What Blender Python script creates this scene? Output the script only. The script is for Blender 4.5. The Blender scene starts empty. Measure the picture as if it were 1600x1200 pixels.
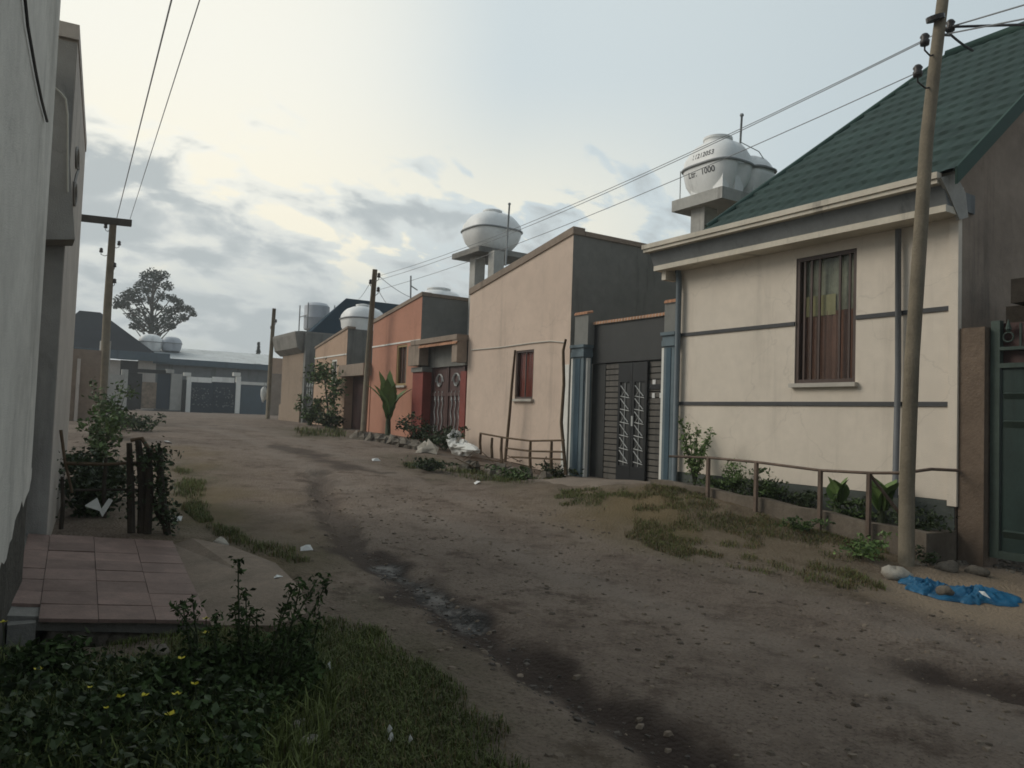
import bpy, math, random
import numpy as np
from mathutils import Vector, Matrix
random.seed(7); rng = np.random.default_rng(11)
S = bpy.context.scene
COL = S.collection

# ------------------------------------------------------------------ camera
FPX = 1200.0
psi, pit, rol = math.radians(32.7), math.radians(2.6), math.radians(2.0)
F = np.array([math.sin(psi)*math.cos(pit), math.cos(psi)*math.cos(pit), math.sin(pit)])
R0 = np.array([math.cos(psi), -math.sin(psi), 0.0]); U0 = np.cross(R0, F)
R = R0*math.cos(rol)+U0*math.sin(rol); U = U0*math.cos(rol)-R0*math.sin(rol)
CP = np.array([0, 0, 1.5])
cd = bpy.data.cameras.new('camera'); cam = bpy.data.objects.new('camera', cd); COL.objects.link(cam)
cd.sensor_width = 36; cd.lens = 36*FPX/1600; cd.clip_start = 0.05; cd.clip_end = 3000
mw = Matrix.Identity(4)
for i in range(3):
    mw[i][0], mw[i][1], mw[i][2], mw[i][3] = R[i], U[i], -F[i], CP[i]
cam.matrix_world = mw
S.camera = cam

def ray(x, y): return F + R*(x-800)/FPX + U*(600-y)/FPX
def P(x, y, X=None, Y=None, Z=None):
    """the point of the place seen at photo position x,y on a given wall / ground plane"""
    d = ray(x, y)
    if X is not None: t = X/d[0]
    elif Y is not None: t = d[1] and Y/d[1]
    else: t = (Z-1.5)/d[2]
    return CP+d*t

# ------------------------------------------------------------------ ground shape
_gy = np.array([-400, -10, 0, 3, 5, 8, 11, 14, 18, 24, 30, 40, 54, 90, 900.])
_gz = np.array([-.4, -.3, 0, .07, .13, .30, .43, .66, .92, 1.06, 1.15, 1.19, 1.2, 1.2, 1.2])
def gz0(x, y):
    k = [0.5*0, 0]
    s = 0
    for dy, w in ((-1, .25), (0, .5), (1, .25)):
        s = s + w*np.interp(np.asarray(y)+dy, _gy, _gz)
    left = np.clip((1.6-np.asarray(x))/1.2, 0, 1)*np.clip((5.6-np.asarray(y))/1.0, 0, 1)
    return s - .07*left
def G(x, y):
    """point on the ground seen at photo position x,y"""
    z = .2
    for _ in range(25):
        p = P(x, y, Z=z); z = .5*z+.5*float(gz0(p[0], p[1]))
        z = min(z, 1.3)
    return P(x, y, Z=z)

# ------------------------------------------------------------------ materials
MATS = {}
def lin(c):
    return tuple(((v/255)/12.92 if v/255 <= .04045 else ((v/255+.055)/1.055)**2.4) for v in c)
def pm(name, col, rough=.85, var=.18, scale=2.5, streak=0., bump=.15, bscale=70., metal=0., island=0., spec=.3, grime=0., detail=True, trans=0.):
    m = bpy.data.materials.new(name); m.use_nodes = True
    nt = m.node_tree; N = nt.nodes; L = nt.links
    b = N['Principled BSDF']; b.inputs['Roughness'].default_value = rough
    b.inputs['Metallic'].default_value = metal
    b.inputs['Specular IOR Level'].default_value = spec
    tc = N.new('ShaderNodeTexCoord')
    rgb = N.new('ShaderNodeRGB'); rgb.outputs[0].default_value = (*col, 1)
    cur = rgb.outputs[0]
    def mul(cur, fac_out, lo, hi):
        mr = N.new('ShaderNodeMapRange'); mr.inputs[1].default_value = .3; mr.inputs[2].default_value = .7
        mr.inputs[3].default_value = lo; mr.inputs[4].default_value = hi
        L.new(fac_out, mr.inputs[0])
        v = N.new('ShaderNodeVectorMath'); v.operation = 'SCALE'
        L.new(cur, v.inputs[0]); L.new(mr.outputs[0], v.inputs['Scale'])
        return v.outputs[0]
    def noise(sc, mapscale=None, det=5, ro=.6):
        n = N.new('ShaderNodeTexNoise'); n.inputs['Scale'].default_value = sc; n.inputs['Detail'].default_value = det
        n.inputs['Roughness'].default_value = ro
        if mapscale:
            mp = N.new('ShaderNodeMapping'); mp.inputs['Scale'].default_value = mapscale
            L.new(tc.outputs['Object'], mp.inputs[0]); L.new(mp.outputs[0], n.inputs['Vector'])
        else: L.new(tc.outputs['Object'], n.inputs['Vector'])
        return n.outputs['Fac']
    if var: cur = mul(cur, noise(scale), 1-var, 1+var)
    if var and detail: cur = mul(cur, noise(scale*9), 1-var*.5, 1+var*.5)
    if streak:
        st_ = noise(1.0, (2.6, 2.6, .28), 9, .68)
        mr = N.new('ShaderNodeMapRange'); mr.interpolation_type = 'SMOOTHSTEP'; mr.inputs[1].default_value = .54; mr.inputs[2].default_value = .70; mr.inputs[3].default_value = 1; mr.inputs[4].default_value = max(.55, 1-streak*3.2)
        L.new(st_, mr.inputs[0]); v = N.new('ShaderNodeVectorMath'); v.operation = 'SCALE'; L.new(cur, v.inputs[0]); L.new(mr.outputs[0], v.inputs['Scale']); cur = v.outputs[0]
    if streak and grime and bscale >= 90:
        vo = N.new('ShaderNodeTexVoronoi'); vo.feature = 'DISTANCE_TO_EDGE'; vo.inputs['Scale'].default_value = .55
        dn = N.new('ShaderNodeTexNoise'); dn.inputs['Scale'].default_value = 2.2; dn.inputs['Detail'].default_value = 6; L.new(tc.outputs['Object'], dn.inputs['Vector'])
        va = N.new('ShaderNodeVectorMath'); va.operation = 'MULTIPLY_ADD'; va.inputs[1].default_value = (.7, .7, .7); L.new(dn.outputs['Color'], va.inputs[0]); L.new(tc.outputs['Object'], va.inputs[2]); L.new(va.outputs[0], vo.inputs['Vector'])
        mr = N.new('ShaderNodeMapRange'); mr.inputs[1].default_value = .001; mr.inputs[2].default_value = .007; mr.inputs[3].default_value = .90; mr.inputs[4].default_value = 1; L.new(vo.outputs['Distance'], mr.inputs[0])
        v = N.new('ShaderNodeVectorMath'); v.operation = 'SCALE'; L.new(cur, v.inputs[0]); L.new(mr.outputs[0], v.inputs['Scale']); cur = v.outputs[0]
    if grime:
        g = noise(.9, None, 8, .7)
        mr = N.new('ShaderNodeMapRange'); mr.inputs[1].default_value = .52; mr.inputs[2].default_value = .72
        L.new(g, mr.inputs[0])
        mx = N.new('ShaderNodeMix'); mx.data_type = 'RGBA'; mx.inputs[7].default_value = (col[0]*.45, col[1]*.43, col[2]*.40, 1)
        ml = N.new('ShaderNodeMath'); ml.operation = 'MULTIPLY'; ml.inputs[1].default_value = grime
        L.new(mr.outputs[0], ml.inputs[0]); L.new(ml.outputs[0], mx.inputs[0]); L.new(cur, mx.inputs[6]); cur = mx.outputs[2]
    if island:
        ge = N.new('ShaderNodeNewGeometry')
        mr = N.new('ShaderNodeMapRange'); mr.inputs[3].default_value = 1-island; mr.inputs[4].default_value = 1+island
        L.new(ge.outputs['Random Per Island'], mr.inputs[0])
        v = N.new('ShaderNodeVectorMath'); v.operation = 'SCALE'
        L.new(cur, v.inputs[0]); L.new(mr.outputs[0], v.inputs['Scale']); cur = v.outputs[0]
    L.new(cur, b.inputs['Base Color'])
    if bump:
        bp = N.new('ShaderNodeBump'); bp.inputs['Strength'].default_value = bump; bp.inputs['Distance'].default_value = .02
        L.new(noise(bscale, None, 4), bp.inputs['Height']); L.new(bp.outputs[0], b.inputs['Normal'])
    if trans:
        b.inputs['Subsurface Weight'].default_value = 0
    MATS[name] = m
    return m
m_cream = pm('cream_plaster', (.69, .615, .52), .9, .08, .8, .035, .3, 110, grime=.16)
m_cream2 = pm('peach_cream_plaster', (.60, .475, .385), .9, .09, .8, .05, .3, 110, grime=.22)
m_orange = pm('orange_plaster', (.45, .222, .152), .9, .1, .8, .05, .3, 100, grime=.25)
m_peach = pm('peach_plaster', (.43, .30, .215), .9, .1, .8, .05, .3, 100, grime=.25)
m_brownpl = pm('brown_plaster', (.28, .215, .16), .9, .12, .8, .06, .3, 100, grime=.3)
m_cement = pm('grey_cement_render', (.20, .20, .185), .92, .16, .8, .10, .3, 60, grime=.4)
m_cement2 = pm('dark_cement_render', (.27, .215, .17), .92, .18, 1.0, .12, .3, 60, grime=.45)
m_conc = pm('pale_concrete', (.40, .39, .36), .9, .15, 2, .2, .3, 60, grime=.3)
m_concd = pm('weathered_concrete', (.22, .21, .19), .92, .2, 2, .2, .4, 50, grime=.4)
m_white = pm('white_plaster', (.63, .605, .55), .9, .13, 1.3, .08, .35, 90, grime=.5)
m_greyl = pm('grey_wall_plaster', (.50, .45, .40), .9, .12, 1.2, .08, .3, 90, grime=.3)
m_greyd = pm('dark_grey_wall_shade', (.31, .30, .28), .9, .15, 1.0, .08, .3, 90, grime=.3)
m_dirtyrock = pm('stained_base', (.07, .065, .055), .95, .35, 6, .2, .8, 20)
m_band = pm('dark_plinth_paint', (.085, .095, .085), .85, .2, 2, .2, .3, 60)
m_trim = pm('grey_trim_paint', (.075, .076, .078), .8, .12, 3, 0, .15, 60)
m_ivory = pm('ivory_gutter_paint', (.55, .50, .41), .6, .12, 2, .2, .1, 50, grime=.2)
m_slate = pm('slate_fascia_paint', (.17, .18, .182), .7, .12, 2, .15, .1, 50)
m_green = pm('green_roof_tile', (.033, .055, .049), .85, .22, 1.6, 0, .2, 40, spec=.2)
m_greenv = pm('green_roof_trim', (.03, .065, .05), .7, .15, 2, 0, .05, 60)
m_bluef = pm('dark_blue_roof', (.03, .052, .07), .85, .15, .6, 0, .05, 20, spec=.1)
m_post = pm('lifted_white_paint', (.86, .85, .80), .7, .06, 2, .06, .1, 60)  # white lifted in colour to offset shade on the far gate posts
m_slroof = pm('dark_slate_roof', (.03, .034, .04), .95, .15, .6, 0, .05, 20, spec=.05)
m_tin = pm('galvanised_sheet', (.42, .45, .46), .45, .18, .8, .2, .05, 30, metal=.3)
m_wood = pm('grey_pole_wood', (.19, .16, .115), .85, .2, 4, .25, .5, 60)
m_stick = pm('dry_stick_wood', (.11, .075, .045), .9, .3, 6, 0, .4, 80)
m_stickd = pm('dark_stick_wood', (.05, .04, .03), .9, .3, 6, 0, .4, 80)
m_frame = pm('dark_brown_frame', (.075, .05, .042), .5, .15, 4, 0, .05, 60)
m_bar = pm('black_bar_steel', (.03, .03, .032), .5, .1, 4, 0, .02, 60)
m_sill = pm('pale_sill', (.45, .42, .37), .8, .12, 4, 0, .1, 60)
m_curtain = pm('brown_curtain', (.27, .15, .115), .9, .15, 3, .25, .1, 40)
m_curtainr = pm('red_curtain', (.42, .13, .10), .9, .15, 3, .25, .1, 40)
m_curtainy = pm('pale_yellow_curtain', (.50, .46, .27), .9, .1, 3, .1, .1, 40)
m_winrefl = pm('window_reflection_grey', (.36, .36, .29), .9, .35, 2.2, .2, .1, 40)  # colour of the reflection painted into the upper window
m_room = pm('dim_room_wall', (.16, .17, .15), .9, .1, 2, 0, 0, 10)
m_pipe = pm('grey_downpipe', (.13, .135, .14), .5, .1, 3, 0, .02, 40)
m_pipeb = pm('blue_grey_downpipe', (.105, .13, .145), .5, .1, 3, 0, .02, 40)
m_teal = pm('teal_pillar_paint', (.125, .165, .185), .7, .14, 2, .15, .1, 60, grime=.15)
m_teald = pm('deep_teal_paint', (.05, .088, .115), .7, .12, 2, .12, .1, 60)
m_whitep = pm('white_paint', (.70, .69, .64), .7, .08, 2, .12, .1, 60, grime=.2)
m_gateblk = pm('black_gate_steel', (.013, .014, .015), .45, .12, 3, 0, .02, 40)
m_gatedk = pm('dark_gate_steel', (.034, .035, .034), .5, .12, 3, 0, .02, 40)
m_slat = pm('grey_brown_slat', (.105, .096, .084), .55, .12, 3, .15, .05, 40)
m_silver = pm('silver_ornament', (.36, .37, .36), .5, .25, 9, 0, 0, 40, metal=.2)
m_tilec = pm('terracotta_tile', (.42, .22, .13), .8, .15, 5, 0, .1, 60, island=.25)
m_tank = pm('white_tank_plastic', (.80, .80, .78), .45, .06, 1.5, .1, .03, 40, grime=.15)
m_tankg = pm('grey_tank_plastic', (.45, .47, .50), .45, .07, 1.5, .1, .03, 40)
m_belt = pm('grey_tank_belt', (.24, .25, .25), .5, .1, 3, 0, 0, 40)
m_ink = pm('black_ink', (.06, .06, .065), .7, 0, 1, 0, 0)
m_red = pm('red_pillar_paint', (.21, .05, .038), .7, .14, 2, .15, .1, 60)
m_maroon = pm('maroon_gate_steel', (.085, .045, .04), .5, .15, 3, .1, .05, 40)
m_brgate = pm('brown_gate_sheet', (.15, .10, .075), .6, .15, 2, .15, .05, 40)
m_bluegate = pm('dark_blue_gate', (.018, .034, .052), .5, .12, 2, 0, .02, 40)
m_bluepan = pm('blue_grey_panel', (.075, .11, .135), .6, .12, 1, .1, .05, 40)
m_ggate = pm('green_gate_steel', (.026, .046, .040), .5, .2, 3, .2, .05, 40, grime=.3)
m_ggatel = pm('worn_green_steel', (.055, .078, .065), .6, .2, 4, .2, .05, 40, grime=.3)
m_ceram = pm('dark_insulator', (.045, .04, .038), .35, .1, 4, 0, 0, 40)
m_wire = pm('weathered_wire', (.24, .25, .26), .6, 0, 1, 0, 0)
m_wired = pm('black_cable', (.03, .03, .032), .6, 0, 1, 0, 0)
m_wirew = pm('pale_cable', (.5, .48, .42), .6, 0, 1, 0, 0)
m_tarp = pm('blue_tarpaulin', (.010, .105, .21), .45, .12, 6, 0, .25, 40, spec=.4)
m_sack = pm('white_sack', (.60, .60, .57), .7, .1, 6, 0, .2, 50)
m_litter = pm('white_scrap', (.62, .62, .60), .7, .1, 8, 0, 0, 40)
m_stone = pm('field_stone', (.15, .13, .105), .95, .3, 5, 0, .7, 30, island=.2)
m_stonep = pm('pale_stone', (.36, .33, .28), .9, .2, 5, 0, .5, 40)
m_rail = pm('rusty_rail', (.15, .11, .085), .8, .3, 6, .1, .2, 60)
m_leafd = pm('dark_leaf', (.032, .050, .018), .6, .25, 3, 0, 0, 40, island=.55)
m_leaf = pm('mid_leaf', (.065, .105, .032), .6, .25, 3, 0, 0, 40, island=.5)
m_leafb = pm('bright_leaf', (.115, .18, .055), .55, .2, 3, 0, 0, 40, island=.4)
m_weed = pm('weed_leaf', (.042, .068, .022), .7, .25, 3, 0, 0, 40, island=.6, spec=.15)
m_leaft = pm('grey_tree_leaf', (.032, .045, .03), .7, .2, .3, 0, 0, 40, island=.5)
m_grass = pm('grass_blade', (.098, .120, .034), .7, .35, .8, 0, 0, 40, island=.5)
m_grassd = pm('dry_grass_blade', (.14, .105, .05), .8, .3, .8, 0, 0, 40, island=.4)
m_stem = pm('green_stem', (.04, .05, .022), .7, .2, 4, 0, 0, 40)
m_bark = pm('bark', (.07, .058, .045), .9, .25, 4, .2, .5, 30)
m_petal = pm('yellow_petal', (.55, .47, .03), .6, .1, 5, 0, 0, 40)
m_tile_ = []
def glass(name, col=(.05, .06, .065), rough=.08):
    m = bpy.data.materials.new(name); m.use_nodes = True
    nt = m.node_tree; N = nt.nodes; L = nt.links; out = N['Material Output']
    N.remove(N['Principled BSDF'])
    t = N.new('ShaderNodeBsdfTransparent'); t.inputs[0].default_value = (.88, .9, .88, 1)
    g = N.new('ShaderNodeBsdfGlossy'); g.inputs['Roughness'].default_value = rough
    lw = N.new('ShaderNodeFresnel'); lw.inputs[0].default_value = 1.3
    mx = N.new('ShaderNodeMixShader'); L.new(lw.outputs[0], mx.inputs[0]); L.new(t.outputs[0], mx.inputs[1]); L.new(g.outputs[0], mx.inputs[2])
    L.new(mx.outputs[0], out.inputs[0]); return m
m_glass = glass('window_glass')

# ------------------------------------------------------------------ mesh builder
class M:
    def __init__(s): s.v = []; s.f = []
    def add(s, vs, fs):
        o = len(s.v); s.v += [tuple(map(float, p)) for p in vs]; s.f += [tuple(i+o for i in f) for f in fs]; return s
    def quad(s, *p): return s.add(p, [tuple(range(len(p)))])
    def box(s, x0, x1, y0, y1, z0, z1):
        vs = [(x, y, z) for x in (x0, x1) for y in (y0, y1) for z in (z0, z1)]
        return s.add(vs, [(0, 1, 3, 2), (4, 6, 7, 5), (0, 4, 5, 1), (2, 3, 7, 6), (0, 2, 6, 4), (1, 5, 7, 3)])
    def prism(s, poly, ext):
        n = len(poly); e = np.array(ext, float); a = [np.array(p, float) for p in poly]
        vs = a+[p+e for p in a]
        return s.add(vs, [tuple(range(n))[::-1], tuple(range(n, 2*n))]+[(i, (i+1) % n, n+(i+1) % n, n+i) for i in range(n)])
    def foot(s, pts, z0, z1):   # footprint extruded upwards
        return s.prism([(p[0], p[1], z0) for p in pts], (0, 0, z1-z0))
    def tube(s, pts, r, n=8, caps=True):
        pts = [np.array(p, float) for p in pts]; k = len(pts)
        rs = r if hasattr(r, '__len__') else [r]*k
        o = len(s.v); ref = None
        for i in range(k):
            t = pts[min(i+1, k-1)]-pts[max(i-1, 0)]; t = t/(np.linalg.norm(t)+1e-9)
            if ref is None:
                ref = np.array([0, 0, 1.]) if abs(t[2]) < .9 else np.array([1., 0, 0])
            a = np.cross(t, ref); a /= np.linalg.norm(a)+1e-9; b = np.cross(a, t)
            ref = b
            for j in range(n):
                th = 2*math.pi*j/n; q = pts[i]+rs[i]*(a*math.cos(th)+b*math.sin(th)); s.v.append(tuple(q))
        for i in range(k-1):
            for j in range(n):
                s.f.append((o+i*n+j, o+i*n+(j+1) % n, o+(i+1)*n+(j+1) % n, o+(i+1)*n+j))
        if caps:
            s.f.append(tuple(o+j for j in range(n))); s.f.append(tuple(o+(k-1)*n+j for j in range(n))[::-1])
        return s
    def lathe(s, c, prof, n=20, fn=None):
        o = len(s.v); k = len(prof)
        for r, z in prof:
            for j in range(n):
                th = 2*math.pi*j/n; rr = r*(fn(th, z) if fn else 1)
                s.v.append((c[0]+rr*math.cos(th), c[1]+rr*math.sin(th), c[2]+z))
        for i in range(k-1):
            for j in range(n):
                s.f.append((o+i*n+j, o+i*n+(j+1) % n, o+(i+1)*n+(j+1) % n, o+(i+1)*n+j))
        s.f.append(tuple(o+j for j in range(n))[::-1]); s.f.append(tuple(o+(k-1)*n+j for j in range(n)))
        return s
    def blob(s, c, r, seed=0, n=10, rough=.25):
        g = np.random.default_rng(seed); k = n//2+1; o = len(s.v)
        ph = g.uniform(0, 6.28, 6)
        for i in range(k+1):
            la = -math.pi/2+math.pi*i/k
            for j in range(n):
                lo = 2*math.pi*j/n
                q = 1+rough*(math.sin(2*lo+ph[0]+la)+math.sin(3*lo+ph[1]-2*la)*.6+math.sin(3*la+ph[2]+lo)*.7)*.5 + (g.uniform(-.3, .3)*rough if 0 < i < k else 0)
                s.v.append((c[0]+r[0]*q*math.cos(la)*math.cos(lo), c[1]+r[1]*q*math.cos(la)*math.sin(lo), c[2]+r[2]*q*math.sin(la)))
        for i in range(k):
            for j in range(n):
                s.f.append((o+i*n+j, o+i*n+(j+1) % n, o+(i+1)*n+(j+1) % n, o+(i+1)*n+j))
        return s

BASE = {}
def obj(name, m, mat, parent=None, smooth=False, base=None):
    """one mesh object from world coordinates; its origin is the thing's base"""
    if isinstance(m, M): V = np.array(m.v, float).reshape(-1, 3); Fc = m.f
    else: V, Fc = m
    root = parent
    if parent is not None: b = BASE[parent.name]
    else:
        b = np.array(base, float) if base is not None else np.array([V[:, 0].mean(), V[:, 1].mean(), V[:, 2].min()])
    me = bpy.data.meshes.new(name); me.from_pydata((V-b).tolist(), [], Fc); me.update()
    if smooth:
        me.polygons.foreach_set('use_smooth', [True]*len(me.polygons))
        if smooth != True: me.set_sharp_from_angle(angle=smooth)
    me.materials.append(mat)
    o = bpy.data.objects.new(name, me); COL.objects.link(o)
    if parent is not None: o.parent = parent
    else: o.location = b
    BASE[o.name] = b
    return o
def tag(o, label, cat, group=None, kind=None):
    if label: o['label'] = label
    if cat: o['category'] = cat
    if group: o['group'] = group
    if kind: o['kind'] = kind
    return o
def thing(name, loc, label, cat, group=None):
    o = bpy.data.objects.new(name, None); COL.objects.link(o); o.location = tuple(map(float, loc)); o.empty_display_size = .2
    BASE[o.name] = np.array(loc, float)
    return tag(o, label, cat, group)
def dup(root, loc, rz=0, label=None, scale=1):
    r = root.copy(); COL.objects.link(r); r.location = tuple(map(float, loc)); r.rotation_euler = (0, 0, rz); r.scale = (scale,)*3
    if label: r['label'] = label
    BASE[r.name] = np.array(loc, float)
    for ch in list(root.children):
        c = ch.copy(); COL.objects.link(c); c.parent = r
        for g in ch.children:
            d = g.copy(); COL.objects.link(d); d.parent = c
    return r

def leaves(cent, size, aspect=.5, jitter=.5, up=0., fold=True):
    """many leaf shaped faces, one folded rhombus for every centre"""
    c = np.asarray(cent, float); n = len(c)
    s = size*(1+jitter*rng.uniform(-1, 1, n))[:, None]
    a = rng.normal(size=(n, 3)); a[:, 2] = a[:, 2]*.7+up; a /= np.linalg.norm(a, axis=1)[:, None]
    b = np.cross(a, rng.normal(size=(n, 3))); b /= np.linalg.norm(b, axis=1)[:, None]
    nn = np.cross(a, b)
    p0 = c-a*s*.5; p2 = c+a*s*.5; p1 = c+b*s*aspect*.5+nn*s*.08; p3 = c-b*s*aspect*.5+nn*s*.08
    V = np.stack([p0, p1, p2, p3], 1).reshape(-1, 3)
    Fc = np.arange(4*n).reshape(-1, 4)
    return V, Fc.tolist()
def blades(base, h, w, lean=.5):
    n = len(base); hh = h*rng.uniform(.45, 1.25, n)[:, None]
    th = rng.uniform(0, 6.283, n); d = np.stack([np.cos(th), np.sin(th), np.zeros(n)], 1)
    sd = np.stack([-np.sin(th), np.cos(th), np.zeros(n)], 1)*w*rng.uniform(.6, 1.3, n)[:, None]
    l = lean*rng.uniform(.2, 1.2, n)[:, None]
    upv = np.array([[0, 0, 1.]])
    p0 = base-sd; p1 = base+sd
    mid = base+upv*hh*.6+d*hh*l*.3
    tip = base+upv*hh*(1-.25*l)+d*hh*l
    V = np.stack([p0, p1, mid+sd*.7, mid-sd*.7, tip], 1).reshape(-1, 3)
    i = np.arange(n)*5
    q = np.stack([i, i+1, i+2, i+3], 1).tolist(); t = np.stack([i+3, i+2, i+4], 1).tolist()
    return V, q+t
def ptsin(poly, n):
    """n random ground points inside a polygon given by photo positions"""
    pg = np.array([G(*p)[:2] for p in poly]); lo, hi = pg.min(0), pg.max(0); out = []
    while len(out) < n:
        q = rng.uniform(lo, hi, (4*n, 2)); q = q[inpoly(q, pg)]; out += q.tolist()
    return np.array(out[:n])
def inpoly(q, pg):
    x, y = q[:, 0], q[:, 1]; c = np.zeros(len(q), bool); j = len(pg)-1
    for i in range(len(pg)):
        xi, yi = pg[i]; xj, yj = pg[j]
        c ^= ((yi > y) != (yj > y)) & (x < (xj-xi)*(y-yi)/((yj-yi)+1e-12)+xi); j = i
    return c
_K = [(rng.uniform(-1, 1, 2), rng.uniform(0, 6.28)) for _ in range(24)]
def nz(x, y, sc):
    s = 0
    for i, (k, p) in enumerate(_K):
        s = s+np.sin((k[0]*x+k[1]*y)*sc*(1+.35*(i % 6))+p)
    return s/5.0
def dpoly(x, y, pts):
    d = np.full(np.shape(x), 1e9)
    for a, b in zip(pts[:-1], pts[1:]):
        a = np.array(a[:2]); b = np.array(b[:2]); ab = b-a
        t = np.clip(((x-a[0])*ab[0]+(y-a[1])*ab[1])/(ab@ab+1e-9), 0, 1)
        d = np.minimum(d, np.hypot(x-a[0]-t*ab[0], y-a[1]-t*ab[1]))
    return d

# ------------------------------------------------------------------ ground sheet
D = 8.6     # plane of the house fronts on the right of the street
rut = [G(*p)[:2] for p in [(500, 738), (508, 775), (528, 818), (566, 864), (640, 905), (700, 955), (780, 1010), (880, 1068), (980, 1125), (1090, 1200)]]
rutb = [G(*p)[:2] for p in [(430, 697), (470, 705), (530, 728), (590, 738)]]
rutc = [G(*p)[:2] for p in [(1480, 1055), (1540, 1065), (1600, 1085)]]
pudd = [G(*p)[:2] for p in [(600, 882), (650, 905), (700, 945), (740, 975)]]
GR = {  # grassy patches, outlined where the photo shows them
 'A': [(258, 720), (300, 735), (350, 772), (335, 795), (265, 800)],
 'A2': [(262, 780), (300, 790), (370, 826), (440, 850), (492, 880), (440, 888), (370, 866)],
 'B': [(430, 955), (530, 960), (600, 990), (640, 1020), (710, 1065), (790, 1130), (850, 1200), (960, 1330), (0, 1330), (0, 985), (60, 985), (330, 985)],
 'C': [(960, 800), (1060, 790), (1130, 815), (1260, 842), (1390, 868), (1400, 915), (1340, 932), (1230, 912), (1100, 885), (980, 850)],
 'C2': [(860, 775), (960, 782), (1000, 800), (950, 815), (870, 800)],
 'E': [(640, 712), (700, 722), (800, 745), (880, 752), (840, 768), (740, 752), (660, 738)],
 'E2': [(600, 712), (660, 722), (690, 735), (630, 730)],
 'F': [(452, 668), (540, 672), (545, 684), (460, 684)],
 'H': [(185, 660), (230, 658), (220, 672), (190, 672)],
 'I': [(1290, 868), (1390, 870), (1385, 925), (1320, 905)],
}
GRW = {k: np.array([G(*p)[:2] for p in v]) for k, v in GR.items()}
def polymask(x, y, pg, soft):
    q = np.stack([x.ravel(), y.ravel()], 1); ins = inpoly(q, pg).reshape(x.shape)
    d = dpoly(x, y, list(pg)+[pg[0]])
    return np.where(ins, np.clip(.5+d/soft*.5, 0, 1), np.clip(.5-d/soft*.5, 0, 1))
sandp = np.array([G(*p)[:2] for p in [(1350, 912), (1420, 900), (1530, 892), (1605, 890), (1660, 960), (1605, 985), (1500, 968), (1420, 945)]])
aprp = np.array([G(*p)[:2] for p in [(330, 967), (270, 842), (300, 846), (360, 858), (430, 885), (470, 925), (478, 965), (430, 985)]])
def sm(a, b, t):
    t = np.clip((t-a)/(b-a), 0, 1); return t*t*(3-2*t)
bkp = [P(x, y, X=7.98) for x, y in ((1420, 872), (1320, 842), (1240, 818), (1140, 786), (1048, 760))]
bky = np.array([2.0, 3.6]+[p[1] for p in bkp]+[11.2, 13]); bkz = np.array([.0, .06]+[p[2] for p in bkp]+[.45, .56])
slabp = np.array([(-.2, 5.32), (1.07, 5.17), (1.27, 7.6), (-.2, 7.6)])
def gz(x, y):
    x = np.asarray(x, float); y = np.asarray(y, float)
    z = gz0(x, y)
    bw_ = sm(5.4, 7.9, x)*sm(2.2, 4.0, y)*(1-sm(10.8, 12.5, y))
    z = z*(1-bw_)+np.interp(y, bky, bkz)*bw_
    near = np.exp(-np.maximum(0, np.hypot(x-3, y-5)-10)/12)
    z = z+near*(.014*nz(x, y, 1.3)+.006*nz(x+3, y, 4.5)+.0035*nz(x, y+9, 13))
    z = z+.035*bw_*np.maximum(0, nz(x, y, 5.0))*sm(6.2, 6.8, x)*(1-sm(7.7, 7.95, x))
    w = np.minimum(dpoly(x, y, rut), dpoly(x, y, rutc)*1.0)+.04*nz(x, y, 5.5)
    z = z-.06*(1-sm(.04, .26, w))
    z = z-.16*polymask(np.atleast_1d(x), np.atleast_1d(y), slabp, .12).reshape(z.shape)-.06*polymask(np.atleast_1d(x), np.atleast_1d(y), aprp, .14).reshape(z.shape)
    return z
def axis(segs, far):
    a = []
    for lo, hi, st in segs: a += list(np.arange(lo, hi, st))
    a.append(segs[-1][1])
    hi = [a[-1]+.4*(1.42**i-1)*2 for i in range(1, 17)]; lo = [a[0]-.4*(1.42**i-1)*2 for i in range(16, 0, -1)]
    return np.array(lo+a+hi)
ax = axis([(-1.2, 8.4, .05), (8.4, 13, .3), (13, 30, 1)], 0); ay = axis([(1.0, 9, .045), (9, 18, .08), (18, 60, .4)], 0)
XX, YY = np.meshgrid(ax, ay)
ZZ = gz(XX, YY)
nx, ny = len(ax), len(ay)
me = bpy.data.meshes.new('ground')
idx = np.arange(nx*ny).reshape(ny, nx)
Fq = np.stack([idx[:-1, :-1], idx[:-1, 1:], idx[1:, 1:], idx[1:, :-1]], -1).reshape(-1, 4)
me.vertices.add(nx*ny); me.vertices.foreach_set('co', np.stack([XX, YY, ZZ], -1).ravel())
me.loops.add(Fq.size); me.loops.foreach_set('vertex_index', Fq.ravel())
me.polygons.add(len(Fq)); me.polygons.foreach_set('loop_start', np.arange(0, Fq.size, 4)); me.polygons.foreach_set('loop_total', np.full(len(Fq), 4))
me.update(calc_edges=True); me.polygons.foreach_set('use_smooth', [True]*len(Fq))
jit = .10*nz(XX, YY, 3.2)+.05*nz(XX, YY, 11)
def attr(name, arr):
    a = me.attributes.new(name, 'FLOAT', 'POINT'); a.data.foreach_set('value', np.ascontiguousarray(arr, dtype=np.float32).ravel())
wet = np.maximum((1-sm(.09, .26, dpoly(XX, YY, rut)+jit*.9))*(1-.45*sm(5.8, 8.5, YY)), .7*(1-sm(.08, .42, dpoly(XX, YY, rutb)+jit*1.8)))
wet = np.maximum(wet, .9*(1-sm(.05, .3, dpoly(XX, YY, rutc)+jit)))
pud = 1-sm(.03, .14, dpoly(XX, YY, pudd)+jit*.5)
ga = np.zeros_like(XX)
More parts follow.
